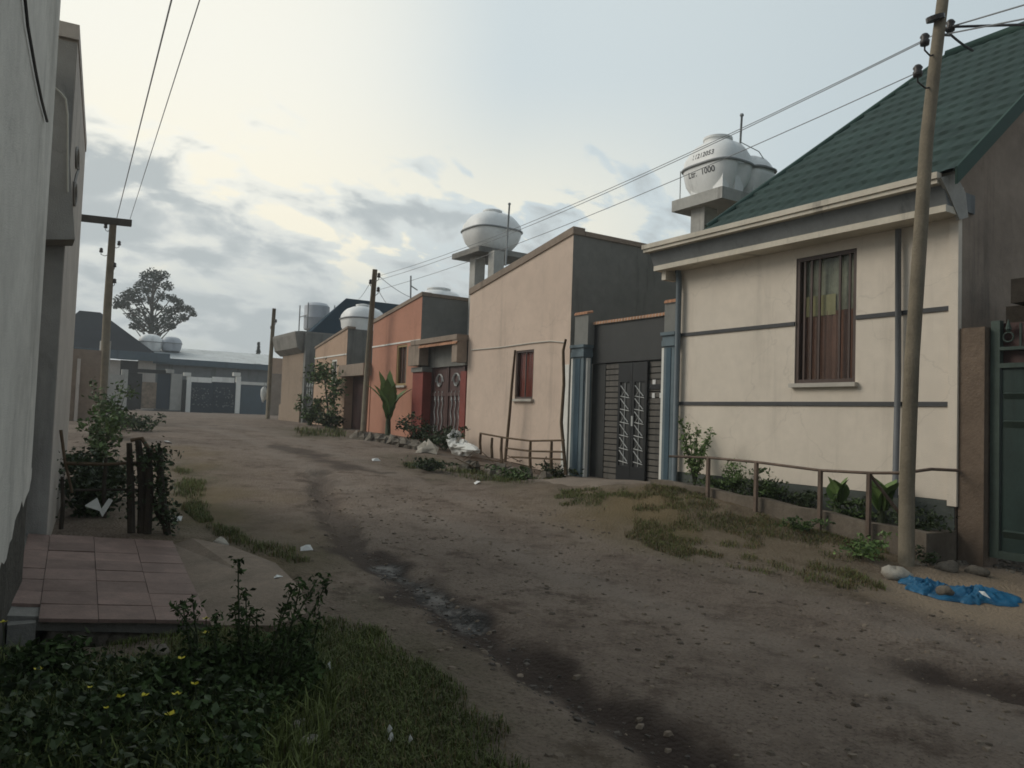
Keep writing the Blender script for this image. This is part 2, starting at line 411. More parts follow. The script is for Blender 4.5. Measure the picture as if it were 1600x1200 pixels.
for k, pg in GRW.items(): ga = np.maximum(ga, polymask(XX+jit*2.0, YY+jit*1.5, pg, .7)*(.45 if k in ('C', 'C2', 'I') else .8)*(.45+.55*sm(-.6, .5, nz(XX, YY, 2.4)+.5*nz(XX, YY, 7))))
sand = polymask(XX+jit*.6, YY, sandp, .25)
pale = sm(.2, .9, nz(XX*.8, YY*.5, 1.1)*.5+.4)
attr('wet', wet); attr('pud', pud); attr('grs', ga); attr('sand', sand); attr('pale', pale)
dryp = np.array([G(*p)[:2] for p in [(850, 775), (1000, 790), (1200, 800), (1400, 860), (1390, 915), (1280, 905), (1120, 875), (980, 845), (870, 815)]])
dryl = np.array([G(*p)[:2] for p in [(258, 700), (320, 705), (380, 760), (440, 830), (500, 870), (440, 890), (270, 830)]])
trk = [[G(*p)[:2] for p in q_] for q_ in ([(300, 664), (420, 700), (640, 800), (900, 900), (1250, 1020), (1600, 1150)], [(350, 661), (500, 700), (800, 800), (1150, 900), (1500, 1000), (1640, 1040)])]
tr_ = np.maximum(*[1-sm(.08, .42, dpoly(XX, YY, q_)+jit*.8) for q_ in trk])
attr('track', tr_*(.5+.5*sm(-.6, .4, nz(XX, YY, 3.1))))
attr('dry', np.clip(np.maximum(polymask(XX+jit*1.5, YY+jit, dryp, .8), polymask(XX+jit*1.5, YY, dryl, .8))*(.35+.6*sm(-.3, .7, nz(XX, YY, 2.1))), 0, 1))
gm = bpy.data.materials.new('dirt_road'); gm.use_nodes = True
nt = gm.node_tree; N = nt.nodes; L = nt.links; b = N['Principled BSDF']
tc = N.new('ShaderNodeTexCoord')
def noi(sc, det=6, ro=.65, node='ShaderNodeTexNoise'):
    n = N.new(node); n.inputs['Scale'].default_value = sc
    if node == 'ShaderNodeTexNoise': n.inputs['Detail'].default_value = det; n.inputs['Roughness'].default_value = ro
    L.new(tc.outputs['Object'], n.inputs['Vector']); return n
def ramp(src, a, bb):
    mr = N.new('ShaderNodeMapRange'); mr.inputs[1].default_value = a; mr.inputs[2].default_value = bb; L.new(src, mr.inputs[0]); return mr.outputs[0]
def mixc(fac, c1, c2):
    mx = N.new('ShaderNodeMix'); mx.data_type = 'RGBA'
    for sock, c in ((6, c1), (7, c2)):
        if isinstance(c, tuple): mx.inputs[sock].default_value = (*c, 1)
        else: L.new(c, mx.inputs[sock])
    if isinstance(fac, float): mx.inputs[0].default_value = fac
    else: L.new(fac, mx.inputs[0])
    return mx.outputs[2]
def att(n):
    a = N.new('ShaderNodeAttribute'); a.attribute_name = n; return a.outputs['Fac']
n1 = noi(.9, 8, .7).outputs['Fac']; n2 = noi(7, 8, .75).outputs['Fac']; n3 = noi(42, 5, .7).outputs['Fac']
vor = noi(34, node='ShaderNodeTexVoronoi')
c = mixc(ramp(n1, .38, .62), (.138, .106, .084), (.228, .182, .146))
c = mixc(ramp(n2, .46, .66), c, (.215, .170, .135))
c = mixc(ramp(noi(2.6, 8, .75).outputs['Fac'], .52, .64), c, (.098, .072, .055))
c = mixc(ramp(n3, .52, .68), c, (.086, .062, .047))
sp = N.new('ShaderNodeMath'); sp.operation = 'LESS_THAN'; sp.inputs[1].default_value = .13; L.new(vor.outputs['Distance'], sp.inputs[0])
spn = N.new('ShaderNodeMath'); spn.operation = 'MULTIPLY'; L.new(sp.outputs[0], spn.inputs[0]); L.new(ramp(noi(2.2).outputs['Fac'], .5, .6), spn.inputs[1])
c = mixc(spn.outputs[0], c, (.23, .185, .14))
gmask = N.new('ShaderNodeMath'); gmask.operation = 'MULTIPLY'; gmask.use_clamp = True
L.new(att('grs'), gmask.inputs[0]); L.new(ramp(n2, .25, .5), gmask.inputs[1])
tkm = N.new('ShaderNodeMath'); tkm.operation = 'MULTIPLY'; tkm.inputs[1].default_value = .55; L.new(att('track'), tkm.inputs[0])
c = mixc(tkm.outputs[0], c, (.225, .187, .155))
c = mixc(att('dry'), c, (.165, .122, .068))
c = mixc(gmask.outputs[0], c, (.060, .060, .028))
c = mixc(att('sand'), c, (.27, .21, .15))
wm = N.new('ShaderNodeMath'); wm.operation = 'MULTIPLY'; wm.use_clamp = True; L.new(att('wet'), wm.inputs[0]); L.new(ramp(n2, .05, .38), wm.inputs[1])
c = mixc(wm.outputs[0], c, (.046, .032, .025))
c = mixc(att('pud'), c, (.03, .028, .026))
L.new(c, b.inputs['Base Color'])
ro = N.new('ShaderNodeMapRange'); ro.inputs[3].default_value = .95; ro.inputs[4].default_value = .8; L.new(wm.outputs[0], ro.inputs[0])
pdn = N.new('ShaderNodeMath'); pdn.operation = 'MULTIPLY'; pdn.use_clamp = True; L.new(att('pud'), pdn.inputs[0]); L.new(ramp(n2, .42, .56), pdn.inputs[1])
ro2 = N.new('ShaderNodeMix'); ro2.data_type = 'FLOAT'; L.new(pdn.outputs[0], ro2.inputs[0]); L.new(ro.outputs[0], ro2.inputs[2]); ro2.inputs[3].default_value = .34
L.new(ro2.outputs[0], b.inputs['Roughness']); b.inputs['Specular IOR Level'].default_value = .15
hs = N.new('ShaderNodeMath'); hs.operation = 'ADD'; L.new(n3, hs.inputs[0]); L.new(n2, hs.inputs[1])
hs2 = N.new('ShaderNodeMath'); hs2.operation = 'SUBTRACT'; L.new(hs.outputs[0], hs2.inputs[0])
vm = N.new('ShaderNodeMath'); vm.operation = 'MULTIPLY'; vm.inputs[1].default_value = .8; L.new(vor.outputs['Distance'], vm.inputs[0]); L.new(vm.outputs[0], hs2.inputs[1])
bp = N.new('ShaderNodeBump'); bp.inputs['Distance'].default_value = .02
bs = N.new('ShaderNodeMapRange'); bs.inputs[3].default_value = .8; bs.inputs[4].default_value = .04; L.new(pdn.outputs[0], bs.inputs[0]); L.new(bs.outputs[0], bp.inputs['Strength'])
L.new(hs2.outputs[0], bp.inputs['Height']); L.new(bp.outputs[0], b.inputs['Normal'])
me.materials.append(gm)
go = bpy.data.objects.new('ground', me); COL.objects.link(go); go['kind'] = 'structure'

def gzs(x, y): return float(gz(np.array([x]), np.array([y]))[0])
def gp(x, y):
    p = G(x, y); return np.array([p[0], p[1], gzs(p[0], p[1])])

# ------------------------------------------------------------------ walls along the street (planes of constant X)
def wall_x(m, X, th, y0, y1, zb, zt, holes=(), rev=.14):
    """front wall facing -X between y0<y1; zb, zt = heights at y0 and y1; holes (ya,yb,za,zb)"""
    fb = lambda y: zb[0]+(zb[1]-zb[0])*(y-y0)/(y1-y0)
    ft = lambda y: zt[0]+(zt[1]-zt[0])*(y-y0)/(y1-y0)
    cuts = sorted({y0, y1, *[h[0] for h in holes], *[h[1] for h in holes]})
    for a, c in zip(cuts[:-1], cuts[1:]):
        hs = [h for h in holes if h[0] <= a+1e-6 and h[1] >= c-1e-6]
        segs = []
        if hs:
            h = hs[0]; segs = [((fb(a), fb(c)), (h[2], h[2])), ((h[3], h[3]), (ft(a), ft(c)))]
        else: segs = [((fb(a), fb(c)), (ft(a), ft(c)))]
        for (b0, b1), (t0, t1) in segs:
            m.quad((X, a, b0), (X, a, t0), (X, c, t1), (X, c, b1))
            m.quad((X+th, a, b0), (X+th, c, b1), (X+th, c, t1), (X+th, a, t0))
    for h in holes:
        a, c, l, t = h
        m.quad((X, a, l), (X, c, l), (X+rev, c, l), (X+rev, a, l)); m.quad((X, a, t), (X+rev, a, t), (X+rev, c, t), (X, c, t))
        m.quad((X, a, l), (X+rev, a, l), (X+rev, a, t), (X, a, t)); m.quad((X, c, l), (X, c, t), (X+rev, c, t), (X+rev, c, l))
    m.quad((X, y0, fb(y0)), (X+th, y0, fb(y0)), (X+th, y0, ft(y0)), (X, y0, ft(y0)))
    m.quad((X, y1, fb(y1)), (X, y1, ft(y1)), (X+th, y1, ft(y1)), (X+th, y1, fb(y1)))
    m.quad((X, y0, ft(y0)), (X+th, y0, ft(y0)), (X+th, y1, ft(y1)), (X, y1, ft(y1)))
    return m
def window(house, X, a, c, l, t, nbar, fr=.055, curtain=m_curtain, top=None, sill=True, framemat=m_frame):
    """frame, bars, pane, curtains and sill of a window in a front wall"""
    w = M(); x0, x1 = X+.015, X+.09
    w.box(x0, x1, a, a+fr, l, t); w.box(x0, x1, c-fr, c, l, t); w.box(x0, x1, a+fr, c-fr, l, l+fr); w.box(x0, x1, a+fr, c-fr, t-fr, t)
    wo = obj('window', w, framemat, house)
    if nbar:
        bm_ = M()
        for i in range(nbar):
            y = (c-(c-a)*(.13, .245, .38, .715, .87)[i]) if nbar == 5 else a+fr+(c-a-2*fr)*(i+1)/(nbar+1)
            bm_.box(x0+.016, x0+.037, y-.014, y+.014, l+fr+.001, t-fr-.001)
        obj('bars', bm_, m_frame, wo)
    obj('pane', M().quad((X+.065, a+fr+.001, l+fr+.001), (X+.065, a+fr+.001, t-fr-.001), (X+.065, c-fr-.001, t-fr-.001), (X+.065, c-fr-.001, l+fr+.001)), m_glass, wo)
    cu = M(); n = 26
    za, zb_ = (l+fr, t-fr) if top is None else (l+fr, l+(t-l)*top)
    for i in range(n):
        ya, yb = a+.01+(c-a-.02)*i/n, a+.01+(c-a-.02)*(i+1)/n
        xa, xb = X+.108+.012*math.sin(i*1.7), X+.108+.012*math.sin((i+1)*1.7)
        cu.quad((xa, ya, za-.04), (xa, ya, zb_), (xb, yb, zb_), (xb, yb, za-.04))
    obj('curtain', cu, curtain, wo, smooth=True)
    if top is not None:
        cy = M().box(X+.098, X+.102, c-(c-a)*.60, c-.06, zb_-.05, zb_+(t-l)*.13)
        obj('curtain', cy, m_curtainy, wo)
        sh = M()  # pleated sheet added behind the glass, painted as its upper reflection
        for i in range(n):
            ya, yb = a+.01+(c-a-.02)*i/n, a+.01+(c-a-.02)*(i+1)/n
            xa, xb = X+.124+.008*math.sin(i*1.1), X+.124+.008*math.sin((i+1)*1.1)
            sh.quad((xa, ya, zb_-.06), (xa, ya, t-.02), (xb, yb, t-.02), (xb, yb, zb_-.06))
        obj('upper_reflection', sh, m_winrefl, wo, smooth=True)
    obj('reveal_backing', M().box(X+.45, X+.47, a-.3, c+.3, l-.3, t+.3), m_room, wo)
    if sill: obj('sill', M().box(X-.07, X+.012, a-.04, c+.04, l-.055, l-.003), m_sill, wo)
    return wo
def at(x, y, X=D):
    p = P(x, y, X=X); return float(p[1]), float(p[2])

# ---- house 1: cream bungalow with the green roof
H1R, H1L = 4.43, 8.68
house1 = thing('house', (D, 6.5, .3), 'cream bungalow with a green tiled roof, dark trim lines and one tall barred window', 'house')
ya, za = at(1336, 597); yb, zb = at(1241, 597); _, zt = at(1241, 405)
wall_ = wall_x(M(), D, .22, H1R, H1L, (.78, .78), (4.42, 4.42), [(ya, yb, za, zt)])
wall_.quad((D+.22, H1L, .5), (D+6.2, H1L, .5), (D+6.2, H1L, 4.42), (D+.22, H1L, 4.42))
wo_ = obj('wall', wall_, m_cream, house1)
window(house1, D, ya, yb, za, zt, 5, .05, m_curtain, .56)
obj('plinth', M().box(D-.012, D+.2, H1R-.002, H1L+.002, -.1, .775), m_band, house1)
for zz in (1.83, 2.89):
    t = M()
    for y0, y1 in ((H1R-.004, ya-.002 if zz > 2 else 6.0), (yb+.002 if zz > 2 else 6.0, H1L+.004)):
        t.box(D-.02, D+.01, y0, y1, zz-.025, zz+.025)
    obj('string_course', t, m_trim, house1)
# corner quoin
obj('corner_moulding', M().box(D-.025, D+.05, H1R-.03, H1R+.07, .72, 4.2), m_cream, house1)
# cornice: ledge, slate fascia, gutter
XC = D-.33
zl = at(1300, 357, XC)[1]; zg0 = at(1300, 325, D-.45)[1]; zg1 = at(1300, 310, D-.45)[1]
YL = at(1005, 388, D-.45)[0]
obj('cornice_ledge', M().box(XC, D+.02, H1R-.05, YL-.12, zl-.075, zl), m_ivory, house1)
obj('fascia', M().prism([(D-.36, H1R-.04, zg0-.003), (D+.3, H1R-.04, zg0-.003), (D+.3, H1R-.04, zl+.003), (D-.27, H1R-.04, zl+.003)], (0, YL-H1R-.02, 0)), m_slate, house1)
gu = M(); gu.box(D-.45, D+.1, H1R-.02, YL, zg0, zg0+.055); gu.box(D-.475, D-.38, H1R-.03, YL+.012, zg0+.05, zg1)
obj('gutter', gu, m_ivory, house1)
obj('gutter_end', M().prism([(D-.45, H1R-.06, zg0+.05), (D-.16, H1R-.06, zg0+.16), (D+.06, H1R-.06, zg0-.02), (D+.12, H1R-.06, zg0-.28), (D-.06, H1R-.06, zg0-.34), (D-.28, H1R-.06, zg0-.1)], (0, .035, 0)), m_conc, house1)
# block under the ledge end
obj('bracket', M().box(D-.24, D+.0, H1L+.12, YL-.3, zl-.22, zl-.078), m_ivory, house1)
# tiled roof
Xe, ze = D-.38, zg1-.02
tanA = math.tan(math.radians(38.5))
d = ray(1480, 90); tt = (ze-1.5-Xe*tanA)/(d[2]-d[0]*tanA); Rg = CP+d*tt
Xr, Yr, Zr = Rg
YE = H1R-.18
d = ray(1105, 358); tt = (ze-1.5-Xe*tanA)/(d[2]-d[0]*tanA); Eg = CP+d*tt
def hip(v):   # far end of the tiled slope at height fraction v
    return Eg[1]+(Yr-Eg[1])*v
SL = math.hypot(Xr-Xe, Zr-ze); nv = int(SL/.035); nu = 190
sn, cs = math.sin(math.radians(38.5)), math.cos(math.radians(38.5))
V = []; Fc = []
for i in range(nv+1):
    v = i/nv; s_ = v*SL
    for j in range(nu+1):
        y = min(YE+j*.028, max(hip(v), YE+.01))
        saw = (s_ % .34)/.34
        off = .006+.030*(1-saw)+.012*abs(math.sin(math.pi*(y/.21+.5*(int(s_/.34) % 2))))
        V.append((Xe+s_*cs-sn*off, y, ze+s_*sn+cs*off))
for i in range(nv):
    for j in range(nu):
        q = i*(nu+1)+j; Fc.append((q, q+1, q+nu+2, q+nu+1))
obj('roof', (np.array(V), Fc), m_green, house1, smooth=math.radians(40))
XB = 2*Xr-Xe
rb = M(); rb.quad((Xr, YE, Zr), (Xr, Yr, Zr), (XB, Eg[1], ze), (XB, YE, ze)); rb.quad((Xe, Eg[1], ze), (XB, Eg[1], ze), (Xr, Yr, Zr))
rb.quad((Xe, H1R+.25, ze-.03), (XB, H1R+.25, ze-.03), (XB, Eg[1], ze-.03), (Xe, Eg[1], ze-.03))
obj('roof', rb, m_greenv, house1)
vg = M().prism([(Xe-.02, YE-.03, ze-.14), (Xe-.02, YE-.03, ze+.05), (Xr, YE-.03, Zr+.06), (XB, YE-.03, ze+.05), (XB, YE-.03, ze-.14), (Xr, YE-.03, Zr-.14)], (0, .03, 0))
obj('verge_board', vg, m_greenv, house1)
rc = M(); rc.tube([(Xr, YE-.03, Zr+.03), (Xr, Yr, Zr+.03)], .09, 8); rc.tube([(Xr, Yr, Zr+.03), (Eg[0], Eg[1], Eg[2]+.03)], .045, 8)
obj('ridge_cap', rc, m_greenv, house1, smooth=True)
# gable wall
gw = M().prism([(D+.002, H1R-.004, -.1), (XB-.3, H1R-.004, -.1), (XB-.3, H1R-.004, ze-.02), (Xr, H1R-.004, Zr-.1), (D+.002, H1R-.004, ze+.02)], (0, .2, 0))
obj('gable_wall', gw, m_cement2, house1)
# downpipes
y_, _ = at(1409, 345); dp = M().tube([(D-.07, y_, zl-.1), (D-.07, y_-.02, 2.2), (D-.07, y_, .75)], .035, 8)
obj('downpipe', dp, m_pipe, house1, smooth=True)
y_, _ = at(1063, 600); dp = M().tube([(D-.08, y_+.05, zl+.05), (D-.08, y_, zl-.3), (D-.08, y_, .4)], .045, 10)
obj('downpipe', dp, m_pipeb, house1, smooth=True)
# boundary stub wall next to the green gate
ys0 = at(1537, 700)[0]
st = thing('boundary_wall', (D, 4.2, 0), 'stained brown wall stub between the cream bungalow and the green gate', 'wall')
sw = M().box(D+.005, D+.3, ys0, H1R-.034, -.1, at(1515, 512)[1]); obj('wall', sw, pm('brown_cement', (.155, .115, .085), .92, .25, 1.5, .3, .4, 40, grime=.4), st)

# ---- green steel gate at the far right
gg = thing('gate', (D+.15, 3.2, .05), 'weathered dark green steel gate with ringed ornaments, right edge of the street', 'gate')
yg1 = ys0-.02; yg0 = 1.4; Xg = D+.12
zt1 = at(1560, 571, Xg)[1]; zt2 = at(1560, 545, Xg)[1]; ztop = at(1545, 520, Xg)[1]; zbt = at(1560, 872, Xg)[1]
obj('frame', M().box(Xg-.03, Xg+.05, yg1-.09, yg1, zbt, ztop+.12).box(Xg-.03, Xg+.05, yg0, yg1-.091, zt1-.03, zt1+.02).box(Xg-.029, Xg+.05, yg0, yg1-.091, zt2-.02, zt2+.015).box(Xg-.028, Xg+.05, yg0, yg1-.091, zbt, zbt+.08), m_ggatel, gg)
pl = M()
yy = yg1-.1
k = 0
while yy > yg0+.1:
    pl.box(Xg+.0, Xg+.03, yy-.42, yy, zbt+.081, zt1-.031); yy -= .45
obj('panel', pl, m_ggate, gg)
pr = M(); yy = yg1-.13
while yy > yg0+.3:
    for z0, z1 in ((zt1-.36, zt1-.29), (zt1-.66, zt1-.58), (zbt+.22, zbt+.3)):
        pr = M(); pr.prism([(Xg, yy, z1), (Xg, yy, z0), (Xg-.05, yy, z1-.012)], (0, -.30, 0)); obj('pressed_rib', pr, m_ggatel, gg)
    yy -= .45
rn = M(); yy = yg1-.16; i = 0
while yy > yg0+.2:
    zc = (zt2+ztop)/2+.03
    rn.tube([(Xg, yy+.05*math.cos(a), zc+.05*math.sin(a)) for a in np.linspace(0, 6.283, 17)], .009, 6, False)
    rn.lathe((Xg, yy, zc+.055), [(.012, 0), (.03, .03), (.02, .07), (.004, .13)], 8)
    rn.box(Xg-.01, Xg+.01, yy+.09, yy+.11, zt2, ztop+.08)
    yy -= .22
obj('ornament', rn, m_silver if False else m_ggatel, gg)
obj('backing_sheet', M().box(Xg+.07, Xg+.08, yg0, yg1, zt1+.03, ztop+.1), m_maroon, gg)
cn = M().box(D+.1, D+1.0, 1.2, at(1572, 450)[0], at(1590, 470)[1], at(1590, 432)[1]); cn.box(D+.35, D+.8, 1.2, at(1572, 450, D+.35)[0], at(1590, 500)[1], at(1590, 469)[1])
obj('canopy', cn, m_stickd, gg)

# ---- planter with railing in front of house 1
XPL = 8.0
pt = at(1048, 753, XPL); pe = at(1402, 826, XPL)
planter = thing('planter', (XPL, 6.5, .2), 'long low concrete planter under the tall window of the cream bungalow', 'planter')
y0p, y1p = 4.40, 8.55
def ptop(y): return np.interp(y, [pe[0], at(1320, 808, XPL)[0], at(1200, 782, XPL)[0], pt[0]], [pe[1], at(1320, 808, XPL)[1], at(1200, 782, XPL)[1], pt[1]])
kb = M(); ysx = np.linspace(y0p, y1p, 19)
for a, c in zip(ysx[:-1], ysx[1:]):
    ja = .012*math.sin(a*7); jc = .012*math.sin(c*7)
    kb.add([(XPL+ja, a, -.1), (XPL+.14, a, -.1), (XPL+.14, a, ptop(a)+ja), (XPL+ja, a, ptop(a)+ja), (XPL+jc, c, -.1), (XPL+.14, c, -.1), (XPL+.14, c, ptop(c)+jc), (XPL+jc, c, ptop(c)+jc)],
           [(0, 3, 7, 4), (1, 5, 6, 2), (3, 2, 6, 7), (0, 1, 2, 3), (4, 7, 6, 5)])
kb.box(XPL+.141, D-.015, y0p, y0p+.13, -.1, ptop(y0p)-.01)
obj('kerb', kb, pm('muddy_kerb', (.15, .125, .098), .92, .25, 2.5, .1, .4, 40, grime=.45), planter)
so = M()
for a, c in zip(ysx[:-1], ysx[1:]): so.quad((XPL+.13, max(a, y0p+.12), ptop(a)-.07), (D-.014, max(a, y0p+.12), ptop(a)-.04), (D-.014, c, ptop(c)-.04), (XPL+.13, c, ptop(c)-.07))
obj('soil', so, m_dirtyrock, planter)
rail = thing('railing', (XPL-.08, 6.3, .2), 'thin rusty pipe railing on posts in front of the planter', 'railing')
XR = XPL-.06
rp = [(XR, *at(x, y, XR)) for x, y in ((1046, 713), (1107, 715), (1182, 722), (1282, 735), (1358, 739), (1412, 739))]+[(XR+.15, *at(1455, 733, XR+.15)), (D-.02, *at(1496, 735, D-.02))]
obj('top_rail', M().tube(rp, .017, 8), m_rail, rail, smooth=True)
for x in (1107, 1182, 1282, 1358):
    i = [1107, 1182, 1282, 1358].index(x)+1
    q = rp[i]; obj('post', M().box(XR-.022, XR+.022, q[1]-.02, q[1]+.02, gzs(XR, q[1])-.06, q[2]), m_rail, rail)
q = rp[4]; obj('brace', M().tube([(XR+.02, q[1], q[2]-.02), (XR+.22, q[1]-.22, q[2]-.42)], .02, 6), m_rail, rail)

# ---- house 2: cream house with the sloping parapet
Y2R, Y2L = 11.44, 15.3
house2 = thing('house', (D, 13.3, .5), 'pale cream house with a sloping dark parapet and a small red-curtained window', 'house')
zt2R, zt2L = at(895, 366)[1], at(730, 462)[1]
wa = at(832, 623); wb = at(804, 623); wt = at(820, 547)
w2 = wall_x(M(), D, .2, Y2R, Y2L, (.2, .5), (zt2R, zt2L), [(wa[0], wb[0], wa[1], wt[1])])
obj('wall', w2, m_cream2, house2)
window(house2, D, wa[0], wb[0], wa[1], wt[1], 1, .04, m_curtainr)
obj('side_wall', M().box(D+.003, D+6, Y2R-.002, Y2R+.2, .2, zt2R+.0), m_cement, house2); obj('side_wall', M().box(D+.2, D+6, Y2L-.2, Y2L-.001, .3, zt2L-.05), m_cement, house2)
obj('coping', M().prism([(D-.03, Y2R-.03, zt2R), (D-.03, Y2R-.03, zt2R+.14), (D-.03, Y2L+.02, zt2L+.14), (D-.03, Y2L+.02, zt2L)], (.28, 0, 0)).box(D+.26, D+6, Y2R-.03, Y2R+.25, zt2R+.001, zt2R+.09), m_cement2, house2)
obj('roof', M().quad((D+.2, Y2R+.2, zt2R-.15), (D+6, Y2R+.2, zt2R-.15), (D+6, Y2L, zt2L-.15), (D+.2, Y2L, zt2L-.15)), m_tin, house2)
y_ = at(880, 640)[0]
obj('corner_band', M().box(D-.012, D+.001, Y2R-.004, Y2R+.16, .3, 2.55), m_whitep, house2)

# ---- gate 1 between house 2 and house 1
gate1 = thing('gate', (D+.1, 9.9, .45), 'black ornamental double gate with slatted side panels between two teal pillars', 'gate')
pL0, pL1 = at(914, 650)[0], at(897, 650)[0]
pR0, pR1 = at(1056, 650)[0], at(1040, 650)[0]
for nm, y0, y1, zb_, xt in (('l', pL0, pL1, .40, (905, 540)), ('r', pR0, pR1, .55, (1047, 520))):
    zt_ = at(*xt)[1]
    o = obj('pillar', M().box(D-.07, D+.12, y0, y1, zb_-.3, zt_-.22), m_teal, gate1)
    w = .28*(y1-y0)
    obj('stripe', M().box(D-.08, D-.065, y0+w, y1-w, zb_, zt_-.25), m_teald, o)
    obj('edge_band', M().box(D-.02, D+.05, y0-.05, y0-.001, zb_, zt_-.24).box(D-.05, D+.05, y1+.001, y1+.07, zb_, zt_-.24), m_whitep, o)
    cp = M().box(D-.10, D+.15, y0-.03, y1+.03, zt_-.219, zt_-.13); cp.box(D-.09, D+.14, y0-.02, y1+.02, zt_-.131, zt_-.05); cp.box(D-.12, D+.17, y0-.045, y1+.045, zt_-.051, zt_)
    obj('cap', cp, m_teal, o)
# roofed lintel
zt_ = at(930, 506, D+.3)[1]; zt2_ = at(1045, 493, D+.3)[1]
obj('lintel', M().box(D+.12, D+.32, pR1+.0, pL0, 2.55, zt_-.06), m_gatedk, gate1)
obj('pillar_head', M().box(D-.03, D+.119, pL0-.05, pL1+.02, at(905, 540)[1]+.002, at(895, 496)[1]), m_cement, gate1); obj('pillar_head', M().box(D-.03, D+.119, pR0, pR1+.05, at(1047, 520)[1]+.002, at(1047, 475)[1]), m_cement, gate1)
def tiles(X, y0, y1, z, dz, depth, step=.075):
    t = M(); n = max(2, int((y1-y0)/step)); t.alt = M()
    for i in range(n):
        a = y0+(y1-y0)*(i+.86)/n; c = y0+(y1-y0)*(i+1)/n
        t.alt.prism([(X-.004, a, z-.01), (X-.004, c, z-.01), (X-.004, c, z+.045), (X-.004, a, z+.045)], (depth, 0, dz))
    for i in range(n):
        a = y0+(y1-y0)*i/n; c = y0+(y1-y0)*(i+.86)/n
        t.prism([(X, a, z), (X, c, z), (X, c, z+.03), (X, (a+c)/2, z+.05), (X, a, z+.03)], (depth, 0, dz))
    return t
t1s = tiles(D+.08, pR1, pL0, zt_-.055, .03, .22); obj('tile_joint', t1s.alt, m_ivory, obj('tile_strip', t1s, m_tilec, gate1))
t2 = tiles(D-.06, pL0-.05, pL1+.02, at(900, 494)[1], .03, .14); t3 = tiles(D-.06, pR0, pR1+.05, at(1047, 474)[1], .03, .14)
for q in (t2, t3): obj('tile_strip', q, m_tilec, gate1)
XG = D+.16
yA, yB = pR1, pL0; gb = .52; gtop = 2.545
yc = [at(x, 650, XG)[0] for x in (1038, 1013, 968, 945, 925)]
def slats(y0, y1):
    m = M(); n = 20
    for i in range(n):
        z0 = gb+(gtop-gb)*i/n; z1 = gb+(gtop-gb)*(i+.82)/n
        m.box(XG, XG+.03, y0, y1, z0, z1)
    return m
obj('slat_panel', slats(yA, yc[1]-.002), m_slat, gate1); obj('slat_panel', slats(yc[2]+.002, yc[3]), m_slat, gate1)
obj('solid_panel', M().box(XG-.01, XG+.03, yc[3]+.001, yB, gb, gtop), m_gatedk, gate1)
obj('backing_sheet', M().box(XG+.04, XG+.05, yA, yB, gb, gtop), m_gateblk, gate1)
ym = (yc[1]+yc[2])/2
for y0, y1 in ((yc[1], ym-.004), (ym+.004, yc[2])):
    fr = M(); w = .055
    fr.box(XG-.05, XG-.001, y0, y0+w, gb-.05, gtop-.02); fr.box(XG-.05, XG-.001, y1-w, y1, gb-.05, gtop-.02)
    fr.box(XG-.05, XG-.001, y0+w, y1-w, gtop-.35, gtop-.02); fr.box(XG-.05, XG-.001, y0+w, y1-w, gb-.05, gb+.25); 
    lf = obj('door_leaf', fr, m_gateblk, gate1)
    obj('pane', M().box(XG-.03, XG-.012, y0+w+.001, y1-w-.001, gb+.251, gtop-.351), m_gatedk, lf)
    orn = M(); zs = np.linspace(gb+.3, gtop-.4, 7)
    sg = 1 if y0 < ym-.1 else -1; hi_, lo_ = (y1-w-.01, y0+w+.01)
    for i in range(6):
        orn.tube([(XG-.045, hi_, zs[i]+.03), (XG-.045, lo_, zs[i]+.0)], .008, 5)
        orn.tube([(XG-.044, hi_, zs[i]+.21), (XG-.044, (hi_+lo_)/2-.01, zs[i]+.10), (XG-.044, lo_+.02, zs[i]+.03)], .009, 5)
        if i % 2: orn.tube([(XG-.046, hi_-.02, zs[i]+.03), (XG-.046, (hi_+lo_)/2, zs[i]+.14)], .006, 5)
    orn.tube([(XG-.043, (y0+y1)/2, gb+.26), (XG-.043, (y0+y1)/2, gtop-.36)], .008, 6)
    obj('scrollwork', orn, m_silver, lf)
obj('handle', M().box(XG-.075, XG-.051, ym-.06, ym-.02, 1.45, 1.62), m_silver, gate1)
for x, y, w in ((1021, 596, .05), (1020, 617, .045), (1032, 617, .05)):
    yy, zz = at(x, y, XG-.01); obj('notice_paper', M().box(XG-.012, XG-.002, yy-w, yy+w*.4, zz-.05, zz+.03), m_litter, gate1)
yy, zz = at(1028, 606, XG); obj('letter_slot', M().box(XG-.02, XG-.013, yA+.02, yc[1]-.02, zz-.02, zz+.06), m_gateblk, gate1)
# ramp in front of the gate
apr = M(); pts = [(D+.1, pR0-.1), (D+.1, pL1+.1), (7.6, pL1-.1), (7.2, pL0-.6), (7.15, pR1-.2), (7.6, pR0-.3)]
ap_ = thing('gate_ramp', (8, 9.8, .4), 'worn concrete ramp sloping up to the black ornamental gate', 'ramp')
xs_r = np.linspace(7.15, 8.78, 12); ys_r = np.linspace(pR1-.25, pL1+.05, 14); V = []; Fc = []
for i, x in enumerate(xs_r):
    for j, y in enumerate(ys_r):
        yy = y+(.5-j/13)*.5*(1-i/11)**2
        V.append((x, yy, max(gzs(x, yy)+(.025 if 0 < i and 0 < j < 13 else -.03), -9) if x < 8.45 else gb-.014))
for i in range(11):
    for j in range(13): Fc.append((i*14+j, i*14+j+1, (i+1)*14+j+1, (i+1)*14+j))
obj('slab', (np.array(V), Fc), pm('earthy_concrete', (.21, .17, .135), .92, .2, 2, 0, .4, 50, grime=.4), ap_, smooth=True)

